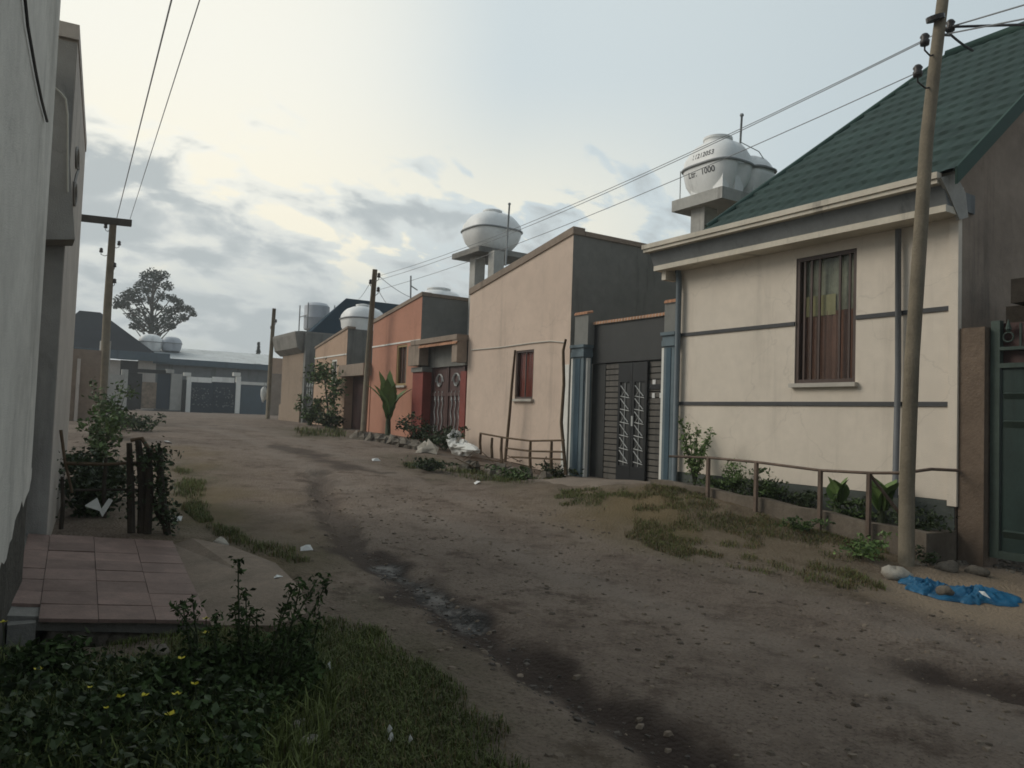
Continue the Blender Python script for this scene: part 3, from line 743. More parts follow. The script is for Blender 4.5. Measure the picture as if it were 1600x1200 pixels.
# ---- house 3: orange house
Y3R, Y3L = 17.8, 20.97
house3 = thing('house', (D, 19.4, .95), 'orange plastered house with a sloping parapet and a narrow yellowish window', 'house')
z3R, z3L = at(660, 462)[1], at(586, 505)[1]
wa = at(634, 602); wb = at(618, 602); wt = at(626, 539)
w3 = wall_x(M(), D, .2, Y3R, Y3L, (.7, .8), (z3R, z3L), [(wa[0], wb[0], wa[1], wt[1])])
obj('wall', w3, m_orange, house3)
window(house3, D, wa[0], wb[0], wa[1], wt[1], 1, .06, m_curtain, None, True, pm('ochre_frame', (.28, .20, .09), .6, .12, 3, 0, .05, 40))
z_ = at(650, 532)[1]
obj('string_course', M().box(D-.02, D+.005, Y3R, Y3L, z_-.02, z_+.02), m_whitep, house3)
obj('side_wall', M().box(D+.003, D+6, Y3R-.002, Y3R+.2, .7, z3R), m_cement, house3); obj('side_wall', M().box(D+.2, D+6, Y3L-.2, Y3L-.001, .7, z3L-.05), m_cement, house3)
obj('coping', M().prism([(D-.03, Y3R-.03, z3R), (D-.03, Y3R-.03, z3R+.10), (D-.03, Y3L+.02, z3L+.10), (D-.03, Y3L+.02, z3L)], (.28, 0, 0)).box(D+.26, D+6, Y3R-.03, Y3R+.25, z3R+.001, z3R+.09), m_cement2, house3)
obj('roof', M().quad((D+.2, Y3R+.2, z3R-.15), (D+6, Y3R+.2, z3R-.15), (D+6, Y3L, z3L-.15), (D+.2, Y3L, z3L-.15)), m_tin, house3)
# gate between house 2 and 3
gate2 = thing('gate', (D, 16.5, .8), 'maroon gate with white scrollwork between red pillars beside the orange house', 'gate')
gb2 = at(690, 690)[1]; 
pA = (at(668, 620)[0], at(652, 620)[0]); ztp = at(660, 582)[1]
obj('pillar', M().box(D-.15, D+.15, pA[0], pA[1], .5, ztp), m_red, gate2); obj('cap', M().box(D-.19, D+.19, pA[0]-.03, pA[1]+.03, ztp+.001, ztp+.12), m_cement, gate2)
pB = (Y2L+.02, at(719, 630)[0]); obj('pillar', M().box(D-.02, D+.2, pB[0], pB[1], .5, at(725, 580)[1]), m_red, gate2)
zc0, zc1 = at(690, 573)[1], at(690, 536)[1]
obj('lintel', M().box(D+.05, D+.3, pB[0], pA[1], zc0, zc1-.02), m_cement, gate2)
obj('canopy', M().box(D-.3, D+.4, pB[0], pA[1]-.1, zc1-.02+.001, zc1+.1).box(D-.28, D-.02, pA[0], pA[1]+.05, zc0+.05, zc1-.021).box(D-.28, D-.02, pB[0], pB[0]+.25, zc0+.05, zc1-.021), m_cement2, gate2)
obj('tile_strip', tiles(D-.32, pB[0], pA[0], zc1-.12, .05, .1, .1), m_tilec, gate2)
ym = (pB[1]+pA[0])/2; XQ = D+.12
for y0, y1 in ((pB[1], ym-.006), (ym+.006, pA[0])):
    lf = obj('door_leaf', M().box(XQ, XQ+.03, y0, y1, gb2, zc0), m_maroon, gate2)
    fr = M().box(XQ-.03, XQ-.001, y0, y0+.06, gb2, zc0).box(XQ-.03, XQ-.001, y1-.06, y1, gb2, zc0).box(XQ-.029, XQ-.001, y0+.06, y1-.06, 2.0, 2.08).box(XQ-.029, XQ-.001, y0+.06, y1-.06, gb2, gb2+.1)
    obj('leaf_frame', fr, m_maroon, lf)
    orn = M(); yc_ = (y0+y1)/2; h = (y1-y0)*.3
    for zc in (2.35,):
        for s in (-1, 1):
            orn.tube([(XQ-.02, yc_+s*h*(1-.08*k)*math.cos(k*.6)*.8, zc+.22*math.sin(k*.6)*(1-.06*k)) for k in range(11)], .013, 5)
    for s in (-1, 0, 1):
        orn.tube([(XQ-.02, yc_+s*h*.75+.03*math.sin(k*1.3), gb2+.2+k*.085) for k in range(13)], .012, 5)
    for k in range(3):
        orn.lathe((XQ-.02, yc_+(k-1)*h*.75, 1.9), [(.01, -.05), (.03, 0), (.005, .07)], 6)
    obj('scrollwork', orn, m_silver, lf)

# ---- house 4: peach house
Y4R, Y4L = 23.05, 26.1
house4 = thing('house', (D, 24.5, 1), 'small peach house behind the leafy sapling, between the orange and brown houses', 'house')
z4R, z4L = at(544, 513)[1], at(494, 545)[1]
wa = at(525, 600); wb = at(517, 600); wt = at(521, 562)
w4 = wall_x(M(), D, .2, Y4R, Y4L, (.8, .8), (z4R, z4L), [(wa[0], wb[0], wa[1], wt[1])])
obj('wall', w4, m_peach, house4)
window(house4, D, wa[0], wb[0], wa[1], wt[1], 1, .06, m_sill, None, False, m_whitep)
z_ = at(530, 555)[1]; obj('string_course', M().box(D-.02, D+.005, Y4R, Y4L, z_-.02, z_+.02), m_whitep, house4)
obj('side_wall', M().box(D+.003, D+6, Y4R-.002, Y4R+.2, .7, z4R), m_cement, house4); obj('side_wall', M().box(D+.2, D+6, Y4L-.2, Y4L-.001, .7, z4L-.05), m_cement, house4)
obj('coping', M().prism([(D-.03, Y4R-.03, z4R), (D-.03, Y4R-.03, z4R+.07), (D-.03, Y4L+.02, z4L+.07), (D-.03, Y4L+.02, z4L)], (.28, 0, 0)), m_cement2, house4)
obj('roof', M().quad((D+.2, Y4R+.2, z4R-.15), (D+6, Y4R+.2, z4R-.15), (D+6, Y4L, z4L-.15), (D+.2, Y4L, z4L-.15)), m_tin, house4)
gate3 = thing('gate', (D, 22, 1), 'narrow shaded gate under a heavy dark canopy beside the peach house', 'gate')
zc0, zc1 = at(560, 588)[1], at(560, 570)[1]
obj('canopy', M().box(D-.25, D+.4, Y3L+.02, Y4R-.02, zc0, zc1), m_cement2, gate3)
obj('pillar', M().box(D-.14, D+.15, Y4R-.34, Y4R-.01, .8, zc0-.001), m_peach, gate3)
obj('pillar', M().box(D-.02, D+.15, Y3L+.01, Y3L+.35, .8, zc0-.001), m_orange, gate3)
obj('door_leaf', M().box(D+.12, D+.16, Y3L+.351, Y4R-.341, .9, zc0-.001), m_maroon, gate3)

# ---- house 5: brown house at the corner
Y5R, Y5L = 27.4, 30.0
house5 = thing('house', (D, 28.7, 1.1), 'brown corner house with a thick flat parapet band at the far end of the row', 'house')
z5b, z5t = at(470, 552)[1], at(466, 522)[1]
obj('wall', M().box(D, D+5, Y5R, Y5L, .8, z5b), m_brownpl, house5)
obj('side_wall', M().box(D+.003, D+5, Y5R-.2, Y5R-.001, .8, z5t-.02), m_cement, house5)
obj('parapet', M().prism([(D-.35, Y5R-.02, z5t-.08), (D-.35, Y5R-.02, z5t+.02), (D-.1, Y5R-.02, z5t+.05), (D+5, Y5R-.02, z5t+.05), (D+5, Y5R-.02, z5b+.002), (D-.02, Y5R-.02, z5b+.002), (D-.25, Y5R-.02, z5b+.18)], (0, Y5L-Y5R+.3, 0)), m_concd, house5)
obj('plinth', M().box(D-.06, D-.001, Y5R, Y5L, .8, 1.75), m_brownpl, house5)
gate4 = thing('gate', (D, 26.8, 1.1), 'grey steel gate with white spear tips between the peach and brown houses', 'gate')
gt = at(480, 607)[1]
obj('door_leaf', M().box(D+.1, D+.13, Y4L+.02, Y5R-.22, .9, gt), m_gatedk, gate4)
sp_ = M()
for y in np.linspace(Y4L+.15, Y5R-.35, 4): sp_.lathe((D+.09, y, gt-.25), [(.025, 0), (.035, .12), (.02, .25), (.045, .32), (.004, .5)], 6)
obj('spear_tip', sp_, m_silver, gate4)
# dark blue roofed house behind the row
hb = thing('house', (14, 26, 1), 'house with a big dark blue hip roof rising behind the peach house', 'house')
E1 = P(474, 523, X=9.6); r1 = P(541, 466, X=11.2)
zb5 = float(E1[2]); yb2 = float(2*r1[1]-E1[1]); r1 = tuple(map(float, r1)); r2 = (17.0, r1[1], r1[2]); E1 = (9.6, float(E1[1]), zb5); E2 = (9.6, yb2, zb5)
rfm = M(); rfm.quad(E1, r1, E2); rfm.quad(E2, r1, r2, (17.0, yb2, zb5)); rfm.quad(E1, (17.0, E1[1], zb5), r2, r1); rfm.quad((17.0, yb2, zb5), r2, (17.0, E1[1], zb5))
obj('roof', rfm, m_bluef, hb)
obj('wall', M().box(9.9, 16, yb2+.4, E1[1]-.4, .9, zb5), m_cement, hb)

# ------------------------------------------------------------------ roof tanks
def tank_mesh(c, rx, ry, H, base=.62, lobes=True, n=48):
    """squarish plastic tank: tapered lower half, belted middle, domed top"""
    b_ = base; prof = [(b_, 0), (b_+.03, .02), (b_+(1-b_)*.35, .10), (b_+(1-b_)*.68, .24), (.955, .40), (.985, .50), (.99, .53), (.98, .57), (.955, .68), (.88, .80), (.74, .90), (.54, .965), (.32, 1.0)]
    m = M(); o = 0; k = len(prof)
    for r, z in prof:
        for j in range(n):
            th = 2*math.pi*j/n; cx, sy = math.cos(th), math.sin(th)
            e = 3.4 if .2 < z < .75 else 2.6
            q = (abs(cx)**e+abs(sy)**e)**(-1/e)
            if lobes and z < .98:
                dent = math.exp(-((abs(sy)-1)/.02)**2)*.13*(1 if z < .5 else .8) if abs(sy) > .9 else 0
                q *= 1-dent
            m.v.append((c[0]+rx*r*q*cx, c[1]+ry*r*q*sy, c[2]+H*z))
    for i in range(k-1):
        for j in range(n): m.f.append((i*n+j, i*n+(j+1) % n, (i+1)*n+(j+1) % n, (i+1)*n+j))
    m.f.append(tuple(range(n))[::-1]); m.f.append(tuple((k-1)*n+j for j in range(n)))
    return m
def belt_mesh(c, rx, ry, z, r=.025, n=48):
    pts = []
    for j in range(n+1):
        th = 2*math.pi*j/n; cx, sy = math.cos(th), math.sin(th); q = (abs(cx)**3.4+abs(sy)**3.4)**(-1/3.4)
        pts.append((c[0]+rx*q*cx, c[1]+ry*q*sy, z))
    return M().tube(pts, r, 8, False)
def tank(c, rx, ry, H, label, mat=m_tank, lid=True, strap=False, base=.62, lidr=.24):
    t = thing('water_tank', c, label, 'water tank', 'rooftop water tanks')
    bd = obj('body', tank_mesh(c, rx, ry, H, base), mat, t, smooth=math.radians(60))
    obj('belt', belt_mesh(c, rx*1.005, ry*1.005, c[2]+H*.53), m_belt, t, smooth=True)
    if lid: obj('lid', M().lathe((c[0], c[1], c[2]+H*.95), [(lidr, 0), (lidr, .08*H), (lidr*1.08, .085*H), (lidr*1.08, .12*H), (lidr*.6, .15*H), (.02, .16*H)], 20), mat, t, smooth=math.radians(40))
    return t
def text_mesh(body, size):
    cu = bpy.data.curves.new('lettering', 'FONT'); cu.body = body; cu.size = size; cu.align_x = 'CENTER'; cu.resolution_u = 3; cu.offset = size*.012
    o = bpy.data.objects.new('lettering_source', cu); COL.objects.link(o)
    bpy.context.view_layer.update()
    dg = bpy.context.evaluated_depsgraph_get()
    m = bpy.data.meshes.new_from_object(o.evaluated_get(dg))
    V = np.array([v.co[:] for v in m.vertices]); Fc = [tuple(p.vertices) for p in m.polygons]
    bpy.data.objects.remove(o); bpy.data.meshes.remove(m); bpy.data.curves.remove(cu)
    return V, Fc
# stand 1 and tank 1 above the gate
zs1 = 5.52
st1 = thing('tank_stand', (10.2, 9.5, .5), 'concrete tank stand with a single square column behind the ivory gutter', 'tank stand')
obj('column', M().box(9.88, 10.2, 9.38, 9.7, .5, zs1-.2), m_conc, st1)
obj('slab', M().box(9.72, 11.1, 8.84, 10.02, zs1-.199, zs1), m_conc, st1)
T1 = np.array([10.42, 9.42, zs1])
t1 = tank(T1-np.array([.18, -.02, 0]), .46, .58, 1.02, 'big white lettered water tank on the square-column stand by the green roof', base=.66)
tb = [c for c in t1.children if c.name.startswith('body')][0]
TB = T1-np.array([.18, -.02, 0])
from mathutils.bvhtree import BVHTree
bvh = BVHTree.FromPolygons([tuple(v) for v in tank_mesh(TB, .46, .58, 1.02, .66).v], tank_mesh(TB, .46, .58, 1.02, .66).f)
obj('side_lobe', tank_mesh(T1+np.array([.44, -.06, .0]), .35, .54, .84, .7, False), m_tank, t1, smooth=math.radians(60)); obj('side_belt', belt_mesh(T1+np.array([.44, -.06, 0]), .355, .55, T1[2]+.535), m_belt, t1, smooth=True)
for body, zc, sz, off in (('11212053', .64, .125, -.06), ('Ltr.', .34, .15, .17), ('1000', .34, .15, -.18)):
    V, Fc = text_mesh(body, sz); W = []
    for u, v, _ in V:      # lettering moulded onto the street side of the tank, read from the street
        y = T1[1]+.02+off-u; z = T1[2]+1.02*zc+v
        hit = bvh.ray_cast(Vector((T1[0]-2, y, z)), Vector((1, 0, 0)))
        x = hit[0].x-.004 if hit[0] else T1[0]-.6
        W.append((x, y, z))
    obj('lettering', (np.array(W), Fc), m_ink, tb)
obj('support_foot', M().box(T1[0]-.52, T1[0]-.36, T1[1]-.42, T1[1]-.2, zs1+.001, zs1+.3), m_tank, t1); obj('support_foot', M().box(T1[0]-.52, T1[0]-.36, T1[1]+.1, T1[1]+.32, zs1+.001, zs1+.3), m_tank, t1); obj('support_foot', M().box(T1[0]-.25, T1[0]-.05, T1[1]-.46, T1[1]-.36, zs1+.001, zs1+.3), m_tank, t1); obj('support_foot', M().box(T1[0]+.2, T1[0]+.4, T1[1]-.46, T1[1]-.36, zs1+.001, zs1+.3), m_tank, t1)
sp1 = M()
for y, x in ((T1[1]+.5, T1[0]-.6), (T1[1]-.5, T1[0]+.62)):
    obj('strap', M().tube([(x, y, zs1+.54), (x, y, zs1-.02)], .009, 6), m_belt, t1)
sp1.tube([(T1[0]+.1, T1[1]-.25, zs1+1.02), (T1[0]+.35, T1[1]-.45, zs1+.85), (T1[0]+.6, T1[1]-.52, zs1+.55)], .008, 6); obj('strap', sp1, m_belt, t1)

pb = P(1175, 240, Y=9.6); ptp = P(1169, 178, Y=9.6)
vp = thing('vent_pipe', (pb[0], 9.6, 5.5), 'thin upright pipe with a small cap beside the lettered tank', 'pipe', 'pipes beside rooftop tanks')
obj('pipe', M().tube([(ptp[0]+.02, 9.85, 5.5), (ptp[0], 9.75, ptp[2])], .02, 8), m_belt, vp, smooth=True)
obj('cap', M().lathe((ptp[0], 9.75, ptp[2]), [(.03, 0), (.04, .02), (.03, .05)], 8), m_belt, vp)
# stand 2 and tank 2 over the cream house
Y2 = 14.35; c2 = P(768, 396, X=10.3); c2 = np.array([10.3, c2[1], c2[2]])
zs2 = float(c2[2])
st2 = thing('tank_stand', (c2[0], c2[1], 3), 'dark concrete tank stand on two square columns behind the sloping parapet', 'tank stand')
obj('slab', M().box(c2[0]-.75, c2[0]+.75, c2[1]-.62, c2[1]+.8, zs2-.14, zs2), m_concd, st2)
for x in (745, 774):
    q = P(x, 420, X=9.95); obj('column', M().box(9.82, 10.12, q[1]-.13, q[1]+.15, 3, zs2-.141), m_conc, st2)
w2_ = .80
t2_ = tank(np.array([c2[0], c2[1]+.03, zs2]), .72, .68, 1.06, 'white water tank high on the two-column stand above the pale cream house', base=.58)
pt_ = P(796, 320, X=9.7); pb_ = P(790, 415, X=9.7)
vp2 = thing('vent_pipe', (9.7, pb_[1], pb_[2]), 'thin upright pipe in front of the tank on the two-column stand', 'pipe', 'pipes beside rooftop tanks')
obj('pipe', M().tube([pb_, pt_], .022, 8), m_belt, vp2, smooth=True)
obj('cap', M().lathe(tuple(pt_), [(.03, 0), (.04, .02), (.02, .05)], 8), m_belt, vp2)
# tank 3 on the orange house
c3 = P(685, 470, X=10.6); t3_ = tank(np.array([10.6, c3[1], c3[2]-.55]), .72, .72, .85, 'low white water tank peeping over the parapet of the orange house', lidr=.34)
vq = P(643, 462, X=9.4); vq2 = P(642, 431, X=9.4)
vp3 = thing('vent_pipe', (9.4, vq[1], 4), 'pipe with a side elbow on the roof of the orange house', 'pipe', 'pipes beside rooftop tanks')
obj('pipe', M().tube([(vq[0], vq[1], 4.1), vq2], .025, 8).tube([(vq2[0], vq2[1], vq2[2]-.28), (c3[0]-.7, c3[1]+.05, vq2[2]-.28)], .02, 6), m_belt, vp3)
# tank 4 on the peach house
c4 = P(567, 503, X=9.6); t4_ = tank(np.array([9.6, c4[1], c4[2]-.42]), .70, .66, .92, 'white water tank resting on the roof of the peach house', base=.8)
# tank 5, grey, in a frame
c5 = P(494, 516, X=10.4); h5 = 1.5
t5_ = thing('water_tank', (10.4, c5[1], c5[2]), 'grey barrel water tank inside a pipe frame beside the dark blue roof', 'water tank', 'rooftop water tanks')
obj('body', M().lathe((10.4, c5[1], c5[2]), [(.5, 0), (.52, .05), (.52, .45), (.54, .5), (.52, .55), (.52, 1.0), (.4, 1.12), (.2, 1.16)], 24), m_tankg, t5_, smooth=math.radians(40))
frm = M()
for dx, dy in ((-.56, .56), (-.56, -.56), (.56, .56), (.56, -.56)): frm.tube([(10.4+dx, c5[1]+dy, c5[2]-.4), (10.4+dx, c5[1]+dy, c5[2]+1.05)], .025, 6)
frm.tube([(9.84, c5[1]+.56, c5[2]+.55), (9.84, c5[1]-.56, c5[2]+.55)], .02, 6)
obj('pipe_frame', frm, m_belt, t5_)

# ------------------------------------------------------------------ far end of the street
YF = 54.0
def yb(m, x0, x1, y0, y1, Y=YF, th=.25, dY=0):
    a = P(x0, y1, Y=Y+dY); c = P(x1, y1, Y=Y+dY); zt_ = P((x0+x1)/2, y0, Y=Y+dY)[2]; zb_ = P((x0+x1)/2, y1, Y=Y+dY)[2]
    return m.box(a[0], c[0], Y+dY, Y+dY+th, zb_, zt_)
lh = thing('house', (*P(340, 640, Y=58)[:2], 1.2), 'long low house with a pale metal roof behind the white-posted gate', 'house')
e0 = P(252, 560, Y=57); e1 = P(432, 570, Y=57); t0 = P(270, 545, Y=62)
zE, zT = float((e0[2]+e1[2])/2), float(P(340, 549, Y=62)[2])
ro_ = M(); n = 60
xs = np.linspace(e0[0]-.5, e1[0]+.8, n*2+1)
for i in range(n*2):
    h0, h1 = (.04 if i % 2 else 0), (0 if i % 2 else .04)
    ro_.quad((xs[i], 57, zE+h0), (xs[i+1], 57, zE+h1), (xs[i+1], 62, zT+h1), (xs[i], 62, zT+h0))
obj('roof', ro_, m_tin, lh)
obj('fascia', M().box(xs[0], xs[-1], 56.95, 57.0, zE-.42, zE+.0), m_bluepan, lh)
obj('wall', M().box(xs[0]+.2, xs[-1]-.2, 57.4, 62.5, 1.1, zE-.02), m_slate, lh)
hh = thing('house', (*P(190, 640, Y=57)[:2], 1.2), 'grey house with a steep dark hip roof at the far left end', 'house')
ra = P(125, 484, Y=60); rb_ = P(158, 484, Y=60); ea = P(60, 552, Y=56.5); eb = P(243, 552, Y=56.5)
ze_ = float(eb[2]); zr_ = float(ra[2])
hr = M(); A_ = (float(ea[0]), 56.5, ze_); B_ = (float(eb[0]), 56.5, ze_); C_ = (B_[0], 64.5, ze_); D_ = (A_[0], 64.5, ze_); r1_ = (float(ra[0]), 60.5, zr_); r2_ = (float(rb_[0]), 60.5, zr_)
hr.quad(A_, B_, r2_, r1_); hr.quad(B_, C_, r2_); hr.quad(C_, D_, r1_, r2_); hr.quad(D_, A_, r1_)
obj('roof', hr, m_slroof, hh)
obj('fascia', M().box(A_[0], B_[0]+.9, 56.4, 56.49, ze_-.55, ze_+.02), m_bluepan, hh)
wl = M(); yb(wl, 100, 184, 560, 640, 57); yb(wl, 212, 240, 560, 640, 57); obj('wall', wl, m_greyl, hh)
obj('doorway', yb(M(), 184.2, 211.8, 563, 640, 57, .2, .03), m_gateblk, hh); obj('lintel', yb(M(), 183, 213, 558, 562, 57, .2, -.06), m_whitep, hh)
gA = thing('gate', (*P(230, 639, Y=YF)[:2], 1.2), 'dark gate with a brown patched centre panel at the far left end', 'gate')
obj('pillar', yb(M(), 187, 197, 577, 641, YF, .4), m_conc, gA); obj('pillar', yb(M(), 265, 282, 584, 641, YF, .4), m_conc, gA)
obj('cap', yb(M(), 260, 272, 577, 583, YF, .5, -.05), m_conc, gA)
obj('door_leaf', yb(M(), 197.2, 219.8, 583, 639, YF, .06, .15), m_gateblk, gA); obj('door_leaf', yb(M(), 243.2, 264.8, 583, 639, YF, .06, .15), m_bluegate, gA)
obj('centre_panel', yb(M(), 220, 243, 597, 638, YF, .06, .12), pm('patched_brown_sheet', (.24, .18, .13), .8, .45, 3, .2, .1, 20), gA)
obj('lintel', yb(M(), 197.2, 264.8, 577, 582.8, YF, .1, .1), m_gateblk, gA)
gB = thing('gate', (*P(330, 645, Y=YF)[:2], 1.2), 'dark blue speckled double gate between white posts under a white top bar', 'gate')
for x0, x1 in ((289.5, 296.5), (367, 374)):
    o = obj('post', yb(M(), x0, x1, 588, 646, YF, .3), m_post, gB); obj('cap', yb(M(), x0-2, x1+2, 582, 587.6, YF, .4, -.05), m_whitep, o)
zz0, zz1 = 590, 597
bar = M()
for x0, x1 in ((297, 331), (332, 366.5)):
    a = P(x0, 600, Y=YF); c = P(x1, 600, Y=YF); z1_ = P(x0, 588, Y=YF)[2]; bar.box(a[0], c[0], YF+.1, YF+.2, z1_-.36, z1_-.02)
obj('top_bar', bar, m_post, gB)
for x0, x1 in ((297, 331.4), (331.7, 366.5)):
    lf = obj('door_leaf', yb(M(), x0, x1, 596.5, 645, YF, .06, .12), m_bluegate, gB)
    sc_ = M()
    for k in range(55):
        q = P(random.uniform(x0+2, x1-2), random.uniform(606, 636), Y=YF+.1); r_ = random.uniform(.015, .035); sc_.box(q[0]-r_, q[0]+r_, YF+.09, YF+.118, q[2]-r_*.6, q[2]+r_*.6)
    obj('scrollwork', sc_, m_silver, lf)
pC = thing('boundary_wall', (*P(395, 648, Y=YF)[:2], 1.2), 'blue-grey sheet boundary wall with a white coping right of the white posts', 'wall')
obj('wall', yb(M(), 374.5, 417, 602, 649, YF, .1, .1), m_bluepan, pC); obj('coping', yb(M(), 374.5, 417, 597, 601.6, YF, .25, .03), m_whitep, pC)
pk = tag(obj('gate_stump', yb(M(), 283, 289, 593, 648, YF, .2, -.6), m_gateblk), 'short black post between the two far gates', 'post')
wr = thing('boundary_wall', (*P(430, 650, Y=50)[:2], 1.2), 'dark brown wall behind the far pole, beyond the brown corner house', 'wall')
obj('wall', yb(M(), 417.5, 452, 585, 652, 49, .2), m_cement2, wr); obj('coping', yb(M(), 424, 455, 560, 584.6, 49, .2, .3), m_peach, wr)
for x, lab, w in ((234, 'white rooftop tank over the dark hip roof, the left one of two', 18), (267, 'greyish white rooftop tank right beside the far left white one', 15)):
    q = P(x, 549, Y=60); tank(np.array([q[0], 60, q[2]]), .78 if x < 250 else .7, .75, 1.22 if x < 250 else 1.05, lab, m_tank if x < 250 else m_tankg, base=.8, lid=False)

# ------------------------------------------------------------------ left side of the street
def lx(Y): return .05+.108*(Y-5.6)
b1 = thing('building', (-2, 3, 0), 'tall whitewashed building with a peeling stained base, left edge', 'building')
foot = [(lx(6.08), 6.08), (-7, 6.9), (-7, -5), (lx(-5), -5)]
w = M()
# wall with a ragged lower paint edge: two stacked bodies, the base set back a little
w.foot(foot, 1.05, 8.2); obj('wall', w, m_white, b1)
rag = M(); ys = np.linspace(-5, 6.08, 120); prev = None
for i, y in enumerate(ys):
    zlow = .98-.30*max(0, (5.9-y))-.06*abs(math.sin(i*1.9))-.04*math.sin(i*.77)
    zlow = max(zlow, .10)
    p = (lx(y)+.004, y, zlow)
    if prev: rag.quad(prev, p, (p[0], p[1], 1.06), (prev[0], prev[1], 1.06))
    prev = p
obj('wall_skirt', rag, m_white, b1)
obj('base', M().foot([(lx(6.08)-.012, 6.072), (-7, 6.89), (-7, -5), (lx(-5)-.012, -5)], -.2, 1.052), m_dirtyrock, b1)
cb = M(); pts = []
for x, y in ((38, -30), (45, 40), (57, 110), (66, 155), (75, 190)):
    d = ray(x, y); a_ = np.array([lx(0)+.02, 0]); 
    t_ = (lx(0)+.02)/(d[0]-.108*d[1]); t_ = abs(t_); q = CP+d*t_; pts.append((lx(q[1])+.015, q[1], q[2]))
obj('cable', M().tube(pts, .008, 5), m_wired, b1)
b2 = thing('building', (-2, 9, .3), 'grey building beyond the whitewashed one with a dark near side and canopy', 'building')
f2 = [(.27, 7.55), (.54, 10.8), (-6, 11.3), (-6, 8.05)]
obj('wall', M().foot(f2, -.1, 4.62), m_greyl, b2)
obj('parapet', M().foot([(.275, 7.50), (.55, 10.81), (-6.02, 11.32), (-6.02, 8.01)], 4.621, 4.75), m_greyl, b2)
obj('end_wall', M().prism([(.262, 7.53, -.1), (.262, 7.53, 4.6), (-6, 8.03, 4.6), (-6, 8.03, -.1)], (0, .018, 0)), m_greyd, b2)  # near side's shade put into a darker grey than the street face
cpts = [P(x, y, Y=7.2) for x, y in ((70, 90), (103, 150), (117, 374), (60, 374))]
cpts2 = [P(x, y, Y=7.2) for x, y in ((60, 90), (103, 150), (117, 374), (40, 374))]
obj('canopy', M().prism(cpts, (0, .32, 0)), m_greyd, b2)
cl = M()
def onb2(x, y):
    d = ray(x, y); k = .27/3.25
    t_ = (.27-k*7.55)/(d[0]-k*d[1]); q = CP+d*t_; return (q[0]+.012, q[1], q[2])
def b2p(Y, z): return (.27+(Y-7.55)*.27/3.25+.012, Y, z)
y0_ = 8.5
cl.tube([b2p(y0_+.35*math.cos(a)*(1-a/9), 3.85+.14*math.sin(a)*(1-a/9)) for a in np.linspace(0, 5.5, 20)], .012, 5)
cl.tube([b2p(y0_+.35*math.cos(a+3.1)*(1-a/9), 3.55+.16*math.sin(a+3.1)*(1-a/9)) for a in np.linspace(0, 5.5, 20)], .012, 5)
cl.tube([b2p(y0_+.35, 3.85), b2p(y0_, 3.7), b2p(y0_-.3, 3.5)], .012, 5)
obj('scroll_ornament', cl, m_greyd, b2)
obj('drip_cable', M().tube([P(x, y, Y=7.17) for x, y in ((80, 105), (84, 135), (95, 145), (103, 155), (106, 180), (106, 300))], .008, 5), m_wirew, b2)

# tiled patio
PF = [np.array(v) for v in ((.17, 5.27, .25), (1.09, 5.11, .17), (1.27, 7.67, .27), (.29, 7.52, .40))]
def pat(u, v): return (PF[0]*(1-u)+PF[1]*u)*(1-v)+(PF[3]*(1-u)+PF[2]*u)*v
patio = thing('patio', (.7, 6.4, .1), 'pinkish tiled patio slab with a broken front edge beside the whitewashed building', 'patio')
tl = M(); nr, ncol = 8, 3
m_ptile = pm('pink_patio_tile', (.195, .135, .115), .75, .22, 5, 0, .15, 40, island=.16, grime=.45, spec=.2)
for j in range(nr):
    for i in range(-1, ncol):
        if i == -1 and j < 1: continue
        e = .006; u0, u1 = (i+e)/ncol, (i+1-e)/ncol; v0, v1 = (j+e*1.2)/nr, (j+1-e*1.2)/nr
        if i == -1: u0 = -.16
        dz = random.uniform(-.003, .003)
        a = [pat(u0, v0), pat(u1, v0), pat(u1, v1), pat(u0, v1)]
        a = [p+np.array([0, 0, dz+random.uniform(-.002, .002)]) for p in a]
        tl.prism([p-np.array([0, 0, .022]) for p in a], (0, 0, .022))
obj('tile', tl, m_ptile, patio)
bs_ = M(); q = [pat(-.2, .04), pat(1.0, .02), pat(1.0, 1), pat(-.2, 1)]
bs_.prism([p-np.array([0, 0, .10]) for p in q], (0, 0, .082)); obj('screed', bs_, m_concd, patio)
fd = M()
for k in range(9): fd.blob(pat(.1+.1*k, .06)-np.array([0, -.02, .16]), (.08+.03*random.random(), .07, .07), k, 10, .3)
obj('rubble_footing', fd, m_stone, patio, smooth=True)
obj('fill', M().prism([(p[0], p[1], -.1) for p in [pat(-.2, .14), pat(.97, .12), pat(.97, 1), pat(-.2, 1)]], (0, 0, .22)), m_dirtyrock, patio)
obj('kerb_block', M().box(.02, .16, 5.28, 5.42, .08, .22), m_concd, patio)
# concrete apron
apx = [(330, 967), (270, 842), (300, 846), (360, 858), (430, 885), (470, 925), (478, 965), (430, 985)]
ag = [gp(*p) for p in apx]; ag = [np.array([p[0], p[1], float(gz0(p[0], p[1]))+.0]) for p in ag]
aprn = thing('concrete_apron', (1.3, 6, .1), 'smooth worn concrete apron curving from the tiled patio to the street', 'slab')
V = [(p[0], p[1], p[2]+.03) for p in ag]; V[0] = tuple(PF[1]-np.array([-.01, 0, .03])); V[1] = tuple(PF[2]-np.array([-.01, 0, .03]))
n = len(V); V2 = [(p[0]*1.0, p[1], -.1) for p in V]
cen = tuple(np.mean(np.array(V), 0)+np.array([0, 0, .02]))
obj('slab', M().add(V+V2+[cen], [(i, (i+1) % n, 2*n) for i in range(n)]+[(i, n+i, n+(i+1) % n, (i+1) % n) for i in range(n)]), pm('dusty_concrete', (.20, .155, .118), .92, .25, 2.5, 0, .4, 60, grime=.3), aprn, smooth=False)

